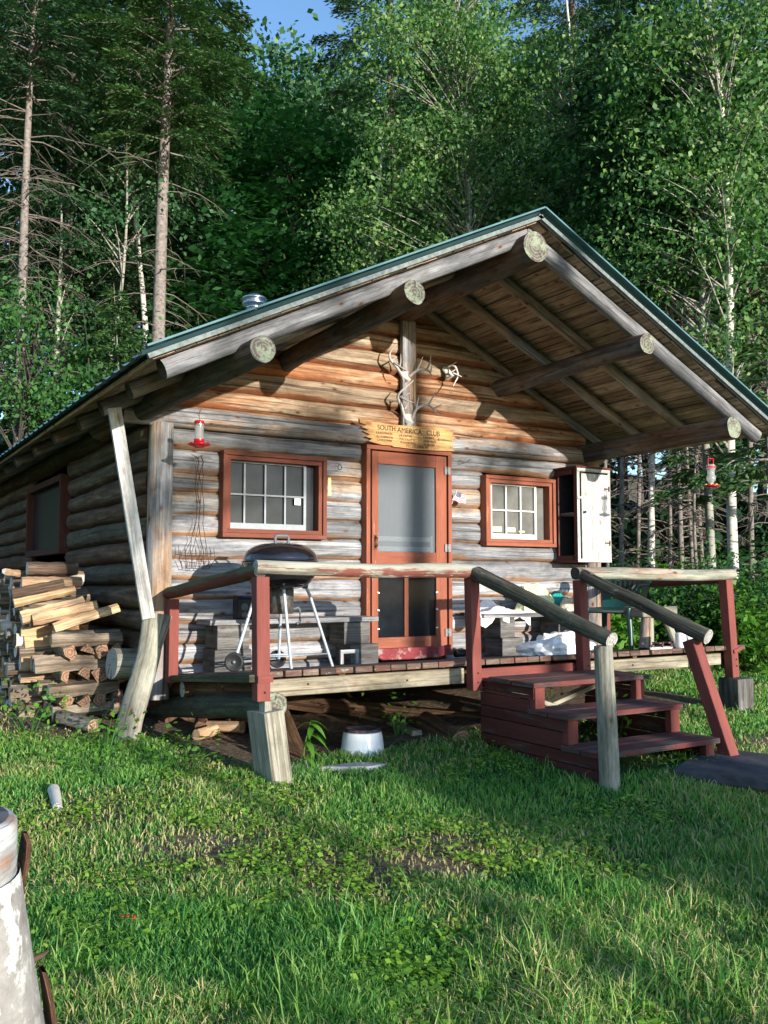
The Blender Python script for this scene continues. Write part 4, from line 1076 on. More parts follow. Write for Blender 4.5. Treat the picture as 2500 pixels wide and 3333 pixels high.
# ---------------------------------------------------------------- green plastic chair
cx, cy = 6.62, -.95; zz = dz(cy)
t = thing('plastic_chair', 'dark green plastic armchair facing left on the right end of the porch', 'chair', (cx, cy, zz))
CM = Matrix.Rotation(R(-70), 3, 'Z')      # local +y is the back of the chair
def cp(x, y, z): return tuple(CM @ Vector((x, y, 0)) + Vector((cx, cy, zz + z)))
q = MB(); NX, NY = 10, 10; bb = len(q.v)
for th in (0, -.012):
    for j in range(NY + 1):
        for i in range(NX + 1):
            u, v = i / NX * 2 - 1, j / NY; w = .235 - .03 * v
            q.v.append(cp(u * w, -.23 + .44 * v, .42 - .03 * math.sin(v * PI) * (1 - u * u) - (.04 * max(0, .15 - v) / .15) + th))
def grid(q, b0, nx, ny, flip=False, skip=lambda i, j: False):
    for j in range(ny):
        for i in range(nx):
            if skip(i, j): continue
            ids = [b0 + j * (nx + 1) + i, b0 + j * (nx + 1) + i + 1, b0 + (j + 1) * (nx + 1) + i + 1, b0 + (j + 1) * (nx + 1) + i]
            q.face(ids[::-1] if flip else ids, [(0, 0)] * 4, 0, True)
grid(q, bb, NX, NY); grid(q, bb + (NX + 1) * (NY + 1), NX, NY, True); q.build('seat', 'green_plastic', t)
q = MB(); NX, NY = 19, 12; bb = len(q.v)
for th in (0, .010):
    for j in range(NY + 1):
        for i in range(NX + 1):
            u, v = i / NX * 2 - 1, j / NY; w = .215 + .03 * math.sin(v * 2)
            q.v.append(cp(u * w, .19 + .13 * v - .05 * u * u + th, .40 + .40 * v - .05 * u * u * v))
sk = lambda i, j: (i % 2 == 1 and 3 <= j <= 9 and 2 < i < 17)
grid(q, bb, NX, NY, skip=sk); grid(q, bb + (NX + 1) * (NY + 1), NX, NY, True, sk); q.build('backrest', 'green_plastic', t)
for sx in (-1, 1):
    for (y0, y1, z1) in ((-.21, -.24, .42), (.19, .25, .42)):
        q = MB(); q.tube([cp(sx * .215, y0, z1), cp(sx * .235, (y0 + y1) / 2, .2), cp(sx * .25, y1, 0)], [.030, .026, .020], 8); q.build('leg', 'green_plastic', t)
    q = MB(); pts = [cp(sx * .235, -.20, .41), cp(sx * .265, -.235, .50), cp(sx * .275, -.225, .60), cp(sx * .275, -.16, .635), cp(sx * .27, 0, .64), cp(sx * .255, .16, .645), cp(sx * .225, .27, .68)]
    q.tube(pts, [.024, .024, .026, .028, .028, .026, .022], 8, flat=.55); q.build('armrest', 'green_plastic', t)

# log stool
t = thing('log_stool', 'chunky slab stool on three splayed log legs beside the green chair', 'stool', (6.83, -1.28, dz(-1.3)))
q = MB(); q.box((6.745, -1.275, 1.318), (.51, .25, .095), (0, 0, .05), jit=.012); q.build('slab_top', 'bare_log', t, bevel=.015)
q = MB(); q.log((6.63, -1.32, 1.27), (6.53, -1.38, dz(-1.40)), .048, .058, 12, .1); q.build('leg', ['post_wood'], t)
q = MB(); q.log((6.74, -1.24, 1.27), (6.78, -1.20, dz(-1.20)), .055, .056, 12, .1); q.build('leg', ['bare_log'], t)
q = MB(); q.log((6.90, -1.30, 1.27), (7.00, -1.36, dz(-1.40)), .038, .040, 12, .1); q.build('leg', ['bare_log'], t)
# sandals
for (x, y, rz, lab) in ((6.33, -1.72, .25, 'left flip flop lying in front of the log stool'), (6.52, -1.66, .15, 'right flip flop lying in front of the log stool')):
    z = dz(y); t = thing('flip_flop', lab, 'sandal', (x, y, z), 'pair of flip flops on the deck')
    Mz = Matrix.Rotation(rz, 3, 'Z'); out = []
    for k in range(20):
        a = 2 * PI * k / 20; out.append((math.cos(a) * .135, math.sin(a) * (.048 + .010 * math.cos(a))))
    q = MB(); q.prism(out, .022, Mz @ Matrix(((1, 0, 0), (0, 0, 1), (0, 1, 0))), (x, y, z)); q.build('sole', ['sandal_sole'], t)
    q = MB()
    for s_ in (-1, 1):
        pts = [Mz @ Vector((.085, 0, .022)) + Vector((x, y, z)), Mz @ Vector((.03, s_ * .035, .06)) + Vector((x, y, z)), Mz @ Vector((-.02, s_ * .05, .024)) + Vector((x, y, z))]
        q.tube(pts, .010, 8)
    q.box(Mz @ Vector((.0, 0, .055)) + Vector((x, y, z)), (.07, .075, .014), (0, .1, rz)); q.build('strap', 'rubber_sandal', t)

# ---------------------------------------------------------------- bags and cloths
def blob(c, size, seedv, rough_=.25, n=28, m=16, floor=None, crinkle=5):
    q = MB(); b0 = len(q.v); c = Vector(c)
    for j in range(m + 1):
        th = PI / 2 * j / m
        for i in range(n):
            a = 2 * PI * i / n; d = Vector((math.cos(a) * math.cos(th), math.sin(a) * math.cos(th), math.sin(th)))
            r = 1 + rough_ * noise.noise(d * 1.6 + Vector((seedv, 0, 0))) + rough_ * .45 * abs(noise.noise(d * crinkle + Vector((seedv, 5, 0)))) * 2
            p = Vector((d.x * size[0] * r, d.y * size[1] * r, d.z * size[2] * r)); q.v.append(tuple(c + p))
    for j in range(m):
        for i in range(n):
            i2 = (i + 1) % n; q.face((b0 + j * n + i, b0 + j * n + i2, b0 + (j + 1) * n + i2, b0 + (j + 1) * n + i), [(i / n, j / m)] * 4, 0, False)
    return q
single(blob((5.40, -1.45, dz(-1.45)), (.31, .22, .155), 3.3, .45, 30, 12, crinkle=3), 'plastic_bag', 'bag_white', 'crumpled white plastic bag lying on the deck at the head of the steps', 'bag')
# cloth draped on the right bench
q = MB(); nx, ny = 30, 14; b0 = len(q.v)
for j in range(ny + 1):
    for i in range(nx + 1):
        u, v = i / nx, j / ny
        x = 5.36 + .62 * u; y = -.10 - .36 * v; z = 1.305 + .07 * max(0, noise.noise(Vector((u * 4, v * 3, 2)))) + .10 * math.exp(-((u - .45) / .22) ** 2) * (1 - v * .6)
        if v > .8: z -= (v - .8) * .55 * (.4 + .8 * abs(math.sin(u * 7 + 1))); y = -.10 - .36 * .8 - .02
        z += .016 * noise.noise(Vector((u * 14, v * 9, 7)))
        q.v.append((x, y + .012 * math.sin(u * 22), z))
grid(q, b0, nx, ny); single(q, 'white_cloth', 'bag_white', 'rumpled white cloth draped over the left end of the right bench', 'cloth')
single(blob((6.17, -.26, 1.30), (.22, .13, .27), 8.1, .22, 24, 12, crinkle=3), 'produce_bag', 'bag_yellow', 'pale yellow green translucent bag standing on the right bench', 'bag')
single(blob((6.50, -.20, 1.30), (.12, .10, .20), 5.5, .15, 24, 14), 'teal_bag', 'bag_teal', 'teal bag standing on the right bench beside the stair post', 'bag')
single(blob((6.50, -.40, 1.28), (.11, .08, .17), 2.2, .25, 24, 14), 'striped_bag', 'bag_stripe', 'small striped multicoloured bag in front of the teal bag', 'bag')
# paper roll
t = thing('paper_roll', 'white paper roll on the deck edge with its loose sheet hanging down', 'paper roll', (6.60, -1.76, dz(-1.76)))
z0 = dz(-1.76)
q = MB(); q.lathe((6.60, -1.76, z0), [(.0, 0), (.055, 0), (.058, .01), (.058, .13), (.050, .135), (.02, .135), (.02, .02)], 28); q.build('roll', 'paper', t)
q = MB(); pts = [((6.625, -1.815), z0 + .125, .05), ((6.64, -1.87), z0 + .02, .06), ((6.655, -1.90), z0 - .08, .062), ((6.645, -1.895), z0 - .16, .05), ((6.63, -1.895), z0 - .235, .036)]
b0 = len(q.v)
for (xy, z, w) in pts: q.v += [(xy[0] - w / 2 - .01, xy[1], z), (xy[0] + w / 2, xy[1] - .01, z + .008)]
for i in range(len(pts) - 1): q.face((b0 + 2 * i, b0 + 2 * i + 1, b0 + 2 * i + 3, b0 + 2 * i + 2), [(0, 0)] * 4, 0, True)
o = q.build('loose_sheet', 'paper', t); md = o.modifiers.new('s', 'SOLIDIFY'); md.thickness = .003

# ---------------------------------------------------------------- things in the grass and under the porch
t = thing('enamel_basin', 'white enamel basin upside down in the grass with rusty blackened bottom', 'basin', (3.235, -1.66, gz(3.38, -1.56)))
g = gz(3.38, -1.56); bx, by = 3.38, -1.56
q = MB(); q.lathe((bx, by, g), [(.172, .0), (.170, .010), (.160, .014), (.155, .06), (.147, .12), (.138, .155)], 40); q.build('bowl', 'enamel_white', t)
q = MB(); q.lathe((bx, by, g), [(.139, .152), (.132, .170), (.120, .178), (.112, .172), (0, .170)], 40); q.build('bottom', 'enamel_rust', t)
z = gz(3.0, -2.15)
q = MB(); q.prism([(-.30, -.05), (-.10, .04), (.02, .10), (.20, .03), (.08, -.06)], .03, Matrix.Rotation(R(-28), 3, 'Z') @ Matrix(((1, 0, 0), (0, 0, 1), (0, 1, 0))), (3.13, -1.93, z + .015))
single(q, 'flat_stone', 'stone', 'flat pale grey stone slab lying in the grass before the basin', 'stone')
q = MB(); g = .40; q.box((4.0, -1.15, .415), (.085, .50, .07), (0, 0, -.12)); single(q, 'lumber_piece', 'timber_pale', 'short pale squared lumber lying beside the white basin', 'lumber', bevel=.006)
q = MB(); q.log((4.22, -1.15, .46), (4.10, -1.80, .41), .095, .085, 16, .2, ci=1); single(q, 'bark_log', ['bark_rust', 'end_brown'], 'short rusty brown bark log lying left of the steps', 'log')
q = MB(); q.beam((3.18, -.2, .80), (2.78, -1.72, .34), .20, .03, up=(0, 0, 1)); single(q, 'leaning_plank', 'under_wood', 'brown plank leaning under the deck beside the left footing', 'plank')
q = MB(); q.beam((2.82, -1.66, .36), (2.76, -2.0, .315), .20, .03); single(q, 'buried_plank', 'plank_grey', 'short weathered plank end in the grass right of the left footing', 'plank')
q = MB(); q.beam((3.3, .0, .56), (3.7, -.35, .50), .16, .035); single(q, 'dirt_plank', 'under_wood', 'dark plank lying on the dirt far under the deck', 'plank')
q = MB(); q.log((3.2, .5, .56), (4.9, -1.35, .42), .07, .075, 12, .15); single(q, 'dark_beam', 'under_wood', 'long dark beam lying on the dirt under the deck', 'beam')
q = MB(); q.beam((3.9, .0, .80), (4.35, .35, .45), .10, .04); single(q, 'prop_board', 'under_wood', 'short board propped diagonally under the deck centre', 'board')
for k, (x, y, l, a, m) in enumerate(((2.55, -.55, .2, .4, 'fresh_split'), (2.75, -.45, .32, -.9, 'fresh_split'), (2.95, -.35, .3, .2, 'bark_rust'), (2.62, -.25, .25, 1.2, 'bark_rust'), (3.15, -.5, .22, -.4, 'bark_brown'), (3.0, -.7, .18, .8, 'bark_brown'))):
    g = gz(x, y); d = Vector((math.cos(a), math.sin(a), 0)) * l / 2
    q = MB(); q.log(Vector((x, y, g + .05)) - d, Vector((x, y, g + .06)) + d, .045, .05, 10, .25)
    single(q, 'wood_chunk', m, ('pale' if m == 'fresh_split' else 'rusty brown' if m == 'bark_rust' else 'dark') + ' wood chunk lying under the left side of the deck', 'firewood', 'wood chunks under the deck')
# paving slab
t = thing('paving_slab', 'two dark flat stepping slabs lying in the grass at the right of the steps', 'paving slab', (5.2, -3.3, gz(5.2, -3.3)))
def slab(c, rz, sx, sy):
    q = MB(); c = Vector(c); q.box(c, (sx, sy, .05), (0.02, .0, rz), jit=.012); return q
g = gz(5.2, -3.3)
slab((5.05, -3.43, g + .02), R(-63), .60, .42).build('slab', 'slab_dark', t, bevel=.01)
slab((5.46, -3.22, g + .022), R(-63), .60, .44).build('slab', 'slab_dark', t, bevel=.01)
q = MB(); q.log((1.16, -1.75, gz(1.16, -1.75) + .03), (1.12, -2.10, gz(1.1, -2.18) + .025), .034, .026, 12, .3, ci=1, bend=.02); single(q, 'birch_stick', ['bark_birch', 'end_grey'], 'short pale birch branch piece lying in the grass at left', 'stick')
# leaning log and board by the left corner
g = gz(1.97, -.38)
q = MB(); pts = [(1.955, -.40, g - .08), (2.005, -.39, .56), (2.055, -.38, .72), (2.105, -.37, .88), (2.145, -.36, 1.04), (2.172, -.35, 1.2), (2.19, -.34, 1.36)]
q.tube(pts, [.100, .098, .096, .094, .093, .092, .092], 18, True, .14, ci=1)
q.beam((2.20, -.42, 1.10), (2.275, -.43, 1.35), .05, .04, up=(0, 1, 0))
single(q, 'leaning_log', ['bare_log', 'end_grey'], 'pale barkless crooked log leaning against the left cabin corner', 'log')
q = MB(); q.beam((2.10, -.48, 1.33), (1.795, -.52, 2.93), .100, .035, up=(0, 1, 0)); single(q, 'prop_board', 'white_plank', 'pale board propping the left eave from the leaning log', 'board', bevel=.003)
q = MB(); q.log((1.96, .02, .955), (2.24, .05, .935), .125, .125, 20, .06, ci=1); single(q, 'chopping_block', ['bare_log', 'end_grey'], 'grey sawn log block between the woodpile and the leaning log', 'log block')

# ---------------------------------------------------------------- firewood pile
FG = 'firewood stacked along the side wall'
def piece(c, axis, L, r, kind, seedv, tiltz=0.0, tilty=0.0):
    """one split or round billet; axis 'x' or 'y'"""
    rr = random.Random(seedv); q = MB(); n = 3 if kind == 'split' else 12
    if kind == 'split':
        angs = [rr.uniform(0, .5), rr.uniform(1.1, 1.6), rr.uniform(2.2, 2.7), rr.uniform(3.4, 4.2), rr.uniform(4.9, 5.6)][:rr.choice((4, 5))]
        rad = [r * rr.uniform(.75, 1.15) for _ in angs]
    else:
        angs = [2 * PI * k / 12 for k in range(12)]; rad = [r * (1 + .05 * rr.uniform(-1, 1)) for _ in angs]
    n = len(angs); seg = 9; rot = rr.uniform(0, 6.28)
    M = Matrix.Rotation(tiltz, 3, 'Z') @ Matrix.Rotation(tilty, 3, 'Y')
    if axis == 'y': M = Matrix.Rotation(PI / 2 + tiltz, 3, 'Z') @ Matrix.Rotation(tilty, 3, 'Y')
    ou = rr.uniform(0, 50); b0 = 0; rings = []
    for i in range(seg + 1):
        u = (i / seg - .5) * L; j = 1 + .07 * rr.uniform(-1, 1); row = []
        for a, rd in zip(angs, rad):
            w = rd * j * (1 + .09 * rr.uniform(-1, 1)); row.append(len(q.v))
            q.v.append(tuple(M @ Vector((u, math.cos(a + rot) * w, math.sin(a + rot) * w)) + Vector(c)))
        rings.append(row)
    for i in range(seg):
        for k in range(n):
            k2 = (k + 1) % n; mi = 0 if (kind == 'round' or k == 0 or (k == 1 and n == 5)) else 2
            u0, u1 = ou + i / seg * L, ou + (i + 1) / seg * L
            q.face((rings[i][k], rings[i][k2], rings[i + 1][k2], rings[i + 1][k]), [(u0, k * .08), (u0, (k + 1) * .08), (u1, (k + 1) * .08), (u1, k * .08)], mi, kind == 'round')
    for ring, rev in ((rings[0], True), (rings[-1], False)):
        nb = len(q.v)
        for v in ring: q.v.append(q.v[v])
        ids = list(range(nb, nb + n)); uv = [(math.cos(a) * r, math.sin(a) * r) for a in angs]
        if rev: ids.reverse(); uv.reverse()
        q.face(ids, uv, 1)
    return q
rw = random.Random(21)
ends = ['end_brown', 'end_white', 'end_fresh', 'end_grey', 'end_white']
barks = ['bark_grey', 'bark_brown', 'aged_split', 'bark_birch', 'bark_grey']
lab_pile = 'firewood billet in the rows stacked along the side wall'
g0 = .44
y = .78
while y < 2.15:
    z = gz(1.6, y) + .06; top = 1.64 + rw.uniform(-.04, .05)
    if y < .95: top = 1.54
    while z < top:
        r = rw.uniform(.036, .062); L = rw.uniform(.42, .58); kind = 'split' if rw.random() < .8 else 'round'
        stick = rw.choice((0, 0, .03, .08)) ; xc = 1.73 - stick + rw.uniform(-.04, .03) - (1.7 - z) * .09
        bk = rw.choice(barks)
        q = piece((xc, y + rw.uniform(-.02, .02), z), 'x', L, r * 1.1, kind, rw.random(), rw.uniform(-.08, .08), rw.uniform(-.04, .04))
        single(q, 'firewood', [bk, rw.choice(ends), rw.choice(('aged_split', 'aged_split', 'fresh_split'))], lab_pile, 'firewood', FG)
        z += r * 1.66
    y += rw.uniform(.098, .115)
# crib at the near end: layers crossing each other
z = .50
for lay in range(7):
    lower = lay % 2 == 0; zz = z + .055
    if lower:
        for k, yy in enumerate((.34, .50, .66)):
            kind = 'split' if rw.random() < .75 else 'round'
            q = piece((1.86 - .03 * lay * (lay < 5) + rw.uniform(-.03, .03), yy + rw.uniform(-.01, .01), zz), 'x', rw.uniform(.50, .60), rw.uniform(.064, .074), kind, rw.random(), rw.uniform(-.06, .06), rw.uniform(-.04, .02))
            single(q, 'firewood', [rw.choice(('bark_grey', 'bark_grey', 'bark_brown')), rw.choice(ends), 'aged_split'],
                   ('front' if k == 0 else 'middle' if k == 1 else 'back') + ' cross billet in crib layer %s of the woodpile end' % ('bottom', '', 'second', '', 'third', '', 'top')[lay] if lay < 7 else lab_pile, 'firewood', 'billets in the woodpile crib end')
    else:
        for k in range(4):
            q = piece((1.68 + k * .135 + rw.uniform(-.01, .01), .49, zz), 'y', rw.uniform(.40, .50), rw.uniform(.058, .066), 'split', rw.random(), rw.uniform(-.06, .06))
            single(q, 'firewood', ['bark_grey', 'end_brown', 'aged_split'], 'end-on split billet in the crib at the near end of the woodpile', 'firewood', 'end-on billets in the woodpile crib')
    z += .097
# slanting fresh pieces on top of the crib
for k, (c, L, r, tz, ty, kind, mats, lab) in enumerate((
    ((1.84, .36, 1.30), .54, .056, -.05, -.30, 'split', ['fresh_split', 'end_fresh', 'fresh_split'], 'bright orange split billet slanting on top of the crib end'),
    ((1.68, .44, 1.36), .52, .052, -.08, -.20, 'split', ['fresh_split', 'end_fresh', 'fresh_split'], 'pale split billet behind the slanting orange one'),
    ((1.60, .52, 1.375), .52, .050, .05, -.24, 'split', ['fresh_split', 'end_white', 'fresh_split'], 'long pale split billet in the middle of the upper woodpile slope'),
    ((1.55, .62, 1.49), .50, .042, -.03, -.22, 'split', ['fresh_split', 'end_white', 'fresh_split'], 'yellowish split billet below the brown round near the pile top'),
    ((1.50, .66, 1.555), .42, .042, -.02, -.20, 'round', ['bark_brown', 'end_brown', 'bark_brown'], 'brown round stick lying near the top of the woodpile'),
    ((1.64, .82, 1.610), .50, .060, .02, 0, 'split', ['fresh_split', 'end_white', 'fresh_split'], 'wide pale split slab under the topmost round log'),
    ((1.66, .90, 1.725), .42, .056, .0, 0.0, 'round', ['bark_brown', 'end_white', 'bark_brown'], 'topmost round log of the woodpile'),
    ((1.38, 1.05, 1.69), .26, .030, .6, .1, 'split', ['fresh_split', 'end_white', 'fresh_split'], 'small split scrap lying on the left top of the woodpile'))):
    single(piece(c, 'x', L, r, kind, k + .5, tz, ty), 'firewood', mats, lab, 'firewood', 'loose billets on top of the woodpile')
q = MB(); q.log((1.62, .22, .535), (1.80, -.10, .49), .055, .055, 12, .15, ci=1); single(q, 'round_log', ['bark_grey', 'end_fresh'], 'round log with pale sawn end lying below the woodpile', 'log')
q = MB(); q.tube([(1.85, .16, .42), (1.95, .15, .52), (2.03, .15, .66)], .008, 6); single(q, 'twig', 'dead_twig', 'thin curved dry twig leaning on the foot of the woodpile', 'twig')

# ---------------------------------------------------------------- big cut trunk in the left foreground
t = thing('cut_trunk', 'upright cut poplar trunk with lichened grey bark at the left foreground', 'tree trunk', (.13, -5.62, 0))
tc_ = Vector((.13, -5.62, 0)); q = MB(); pts = []; rr_ = []
for i in range(30):
    u = i / 29; z = .0 + u * 1.11; pts.append((tc_.x, tc_.y, z)); rr_.append(min(.285, .186 + (1.11 - z) * .18))
q.tube(pts, rr_, 40, False, .05); q.build('bark', 'bark_popple', t)
q = MB(); q.lathe((tc_.x - .005, tc_.y, 0), [(.184, .9), (.182, 1.10), (.180, 1.195), (.173, 1.203), (0, 1.204)], 36); q.build('bare_top', 'white_plank', t)
q = MB(); q.lathe((tc_.x - .005, tc_.y, 1.2055), [(.166, 0), (.12, .001), (.06, .001), (0, .001)], 30); q.build('sawn_face', 'block_wood', t)
def flake(pts, w):
    q = MB(); b0 = len(q.v)
    for (dx, z, ww) in pts:
        for s_ in (-1, 1): q.v.append((tc_.x + dx, tc_.y + .02 + s_ * ww, z)); q.v.append((tc_.x + dx + .007, tc_.y + .012 + s_ * ww, z))
    for i in range(len(pts) - 1):
        a = b0 + i * 4; c = a + 4
        for f in ((0, 2, 6, 4), (1, 5, 7, 3), (0, 4, 5, 1), (2, 3, 7, 6)): q.face([a + k for k in f], [(0, pts[i][1]), (.1, pts[i][1]), (.1, pts[i + 1][1]), (0, pts[i + 1][1])], 0)
    q.build('loose_bark', 'bark_rust', t)
flake([(.186, 1.06, .01), (.187, 1.09, .03), (.191, 1.12, .035), (.193, 1.145, .03), (.190, 1.16, .01)], 0)
flake([(.284, .50, .03), (.272, .60, .045), (.254, .75, .05), (.238, .86, .04), (.228, .91, .02)], 0)
q = MB(); q.tube([(tc_.x + .210, tc_.y, .935), (tc_.x + .228, tc_.y, .940), (tc_.x + .238, tc_.y, .946)], [.007, .005, .002], 8); q.build('twig_stub', 'bark_brown', t)

# ---------------------------------------------------------------- vegetation
def B(deg, d):
    a = R(deg); return (CAM.x + math.sin(a) * d, CAM.y + math.cos(a) * d)
def leaves(rng, C, size, mode='hang', asp=.6):
    """C (N,3) leaf positions -> (N,4,3) diamonds"""
    N = len(C)
    if mode == 'flat':
        az = rng.uniform(0, 2 * PI, N); dn = rng.uniform(-.5, .25, N)
    elif mode == 'hang':
        az = rng.uniform(0, 2 * PI, N); dn = rng.uniform(-1.3, .1, N)
    else:
        az = rng.uniform(0, 2 * PI, N); dn = rng.uniform(-1.2, 1.2, N)
    a = np.stack([np.cos(az) * np.cos(dn), np.sin(az) * np.cos(dn), np.sin(dn)], 1)
    r = rng.normal(size=(N, 3))
    if mode == 'flat': r = np.stack([-np.sin(az), np.cos(az), rng.normal(0, .35, N)], 1)
    b = r - a * (r * a).sum(1, keepdims=True); b /= np.linalg.norm(b, axis=1, keepdims=True) + 1e-9
    s = (size * rng.uniform(.45, 1.45, N))[:, None]
    p0 = C; p1 = C + a * s * .45 + b * s * asp * .5; p2 = C + a * s; p3 = C + a * s * .45 - b * s * asp * .5
    return np.stack([p0, p1, p2, p3], 1)

def spruce(label, base, H, r, live, crown, dead=None, deadlen=1.4, seed=0, lean=(0, 0), nb=130, mat='needle', bark='bark_spruce', dens=75, ndead=70, name='spruce_tree', group='trees around the cabin', full=True, twigmat='dead_twig', droop=.35, cat='spruce'):
    rng = np.random.default_rng(seed); rr = random.Random(seed)
    x, y = base; z0 = gz(x, y) - .1
    t = thing(name, label, cat, (x, y, z0), group)
    def tp(h): 
        u = h / H; return Vector((x + lean[0] * u + .10 * math.sin(u * 5 + seed), y + lean[1] * u, z0 + h))
    n = 22; q = MB(); q.tube([tp(H * i / n) for i in range(n + 1)], [r * (1 - .93 * (i / n) ** 1.1) for i in range(n + 1)], 12, True, .1); q.build('trunk', bark, t)
    live_h = live - z0
    if ndead and dead is not None:
        q = MB()
        for k in range(ndead):
            h = rr.uniform(dead - z0, live_h + 1.5); az = rr.uniform(0, 2 * PI); L = deadlen * rr.uniform(.35, 1.0) * (1 if rr.random() < .7 else .5)
            p = tp(h); d = Vector((math.cos(az), math.sin(az), rr.uniform(-.1, .35))); pts = [p]
            for s_ in range(1, 6):
                u = s_ / 5; pts.append(p + d * L * u + Vector((rr.uniform(-.05, .05) * L, rr.uniform(-.05, .05) * L, -L * .38 * u * u)))
            q.tube(pts, [.011 * (1 - .75 * i / 5) * (1 + L * .3) for i in range(6)], 4, False, 0, 0)
            for s_ in range(rr.choice((3, 4, 5, 6))):
                i = rr.choice((1, 2, 3, 4)); a2 = az + rr.choice((-1, 1)) * rr.uniform(.5, 1.1); l2 = L * rr.uniform(.15, .4); e = pts[i] + Vector((math.cos(a2) * l2, math.sin(a2) * l2, -l2 * rr.uniform(.2, .9)))
                m_ = pts[i].lerp(e, .5) + Vector((0, 0, .05 * l2)); q.tube([pts[i], m_, e], [.006, .005, .002], 3, False, 0, 0)
        q.build('dead_branches', twigmat, t)
    P = []; q = MB()
    for k in range(nb):
        h = live_h + (H - live_h) * (k / nb) ** 1.05 * .99; u = (h - live_h) / (H - live_h); az = k * 2.399 + rr.uniform(-.3, .3)
        L = crown * (1 - u) ** .75 * rr.uniform(.65, 1.12) * (.6 + .4 * min(1, u * 6) if full else 1) + .12
        p = tp(h); N = int(L * dens * 3.0) + 8; d = np.array([math.cos(az), math.sin(az), 0]); sd = np.array([-d[1], d[0], 0]); rise = rr.uniform(.0, .25)
        if L > .5: q.tube([p, p + Vector(d) * L * .5 + Vector((0, 0, (rise - droop * .25) * L)), p + Vector(d) * L * .95 + Vector((0, 0, (rise - droop) * L))], [.018 * L ** .5, .012, .004], 4, False, 0, 0)
        uu = rng.uniform(.18, 1, N) ** .8; lat = rng.normal(0, .15, N) * L * (1.15 - uu) * 1.3; zz = rise * uu * 1.3 - droop * uu ** 2 - np.abs(lat) / max(L, .01) * .45
        C = np.array(p)[None] + d[None] * (uu * L)[:, None] + sd[None] * lat[:, None] + np.stack([np.zeros(N), np.zeros(N), zz * L + rng.normal(0, .03, N)], 1)
        # needle sprays point outwards and sideways, tips sagging
        az2 = az + np.sign(lat) * rng.uniform(.15, 1.0, N); dn = rng.uniform(-.7, .1, N)
        a = np.stack([np.cos(az2) * np.cos(dn), np.sin(az2) * np.cos(dn), np.sin(dn)], 1); b = np.stack([-np.sin(az2), np.cos(az2), rng.normal(0, .5, N)], 1); b /= np.linalg.norm(b, axis=1, keepdims=True)
        s_ = rng.uniform(.07, .19, N)[:, None]; w = rng.uniform(.012, .028, N)[:, None]
        P.append(np.stack([C, C + a * s_ * .4 + b * w, C + a * s_, C + a * s_ * .4 - b * w], 1))
    if q.f: q.build('branches', bark, t)
    quadmesh('needles', np.concatenate(P), mat, t)
    return t

def broadleaf(label, base, H, r, blobs, n, size, mat, seed=0, bark='bark_maple', lean=(0, 0), mode='hang', name='birch_tree', group='trees around the cabin', cat='tree', clus=.38, flat=.6, nclus=None, asp=.65, wig=.15):
    rng = np.random.default_rng(seed); rr = random.Random(seed)
    x, y = base; z0 = gz(x, y) - .1
    t = thing(name, label, cat, (x, y, z0), group)
    def tp(z):
        u = (z - z0) / H; return Vector((x + lean[0] * u + wig * math.sin(u * 6 + seed), y + lean[1] * u + wig * .5 * math.sin(u * 9 + seed), z))
    q = MB(); nn = 24; q.tube([tp(z0 + H * i / nn) for i in range(nn + 1)], [r * (1 - .85 * i / nn) for i in range(nn + 1)], 12, True, .08); q.build('trunk', bark, t)
    q = MB(); P = []; tot = sum(b[1][0] * b[1][1] * b[1][2] for b in blobs)
    for (c, rad) in blobs:
        m = int(n * rad[0] * rad[1] * rad[2] / tot); K = nclus or max(8, int(m / 110))
        d = rng.normal(size=(K, 3)); d /= np.linalg.norm(d, axis=1, keepdims=True)
        cc = d * (rng.uniform(.25, 1, K) ** .45)[:, None] * np.array(rad) + np.array([x + c[0], y + c[1], c[2]])
        for p in cc:
            hb = tp(max(z0 + .5, min(z0 + H * .97, p[2] - rr.uniform(.3, 1.2)))); pv = Vector(p); mid = hb.lerp(pv, .55) + Vector((0, 0, .12))
            q.tube([hb, mid, pv], [.022, .012, .004], 4, False, 0, 0)
        own = rng.integers(0, K, m); sc = clus * rng.uniform(.6, 1.4, K)
        off = rng.normal(size=(m, 3)) * np.array([1, 1, flat]) * sc[own][:, None]
        P.append(leaves(rng, cc[own] + off, size, mode, asp))
    q.build('branches', bark if bark != 'bark_birch' else 'bark_aspen', t)
    quadmesh('foliage', np.concatenate(P), mat, t)
    return t

# conifers on the left
spruce('tall spruce with thick bare grey trunk rising behind the roof left of centre', B(17.3, 18), 20, .165, 10.2, 2.5, 5.0, 1.9, 3, (.25, .2), 150, 'needle_lit', ndead=34, dens=95)
spruce('thin spruce at the left edge with pale trunk and many dead grey twigs', B(8.9, 17.2), 16, .115, 10.4, 1.7, 4.2, 1.7, 8, (.35, 0), 110, 'needle', ndead=120)
spruce('dense drooping green spruce behind the dead twigged one', B(11.2, 20.5), 19, .15, 6.4, 2.9, 5.0, 1.2, 12, (.2, 0), 150, 'needle', 'bark_spruce_dark', 85, 30, droop=.5)
spruce('dark spruce standing behind the thick trunked spruce', B(15.8, 23), 21, .15, 8.5, 2.6, 6.0, 1.2, 15, (0, 0), 140, 'needle', 'bark_spruce_dark', 80, 30)
spruce('small green spruce sapling peeking over the left roof edge', B(14.6, 17.2), 6.2, .05, 3.0, .8, None, 0, 5, (0, 0), 70, 'needle_lit', ndead=0, dens=110)
broadleaf('pale broken birch trunk standing left behind the roof', B(12.0, 19.2), 8.2, .11, [((0, .6, 7.6), (.7, .7, .8))], 700, .10, 'leaf_dark', 2, 'bark_aspen', (-.35, 0), cat='birch', wig=.08)
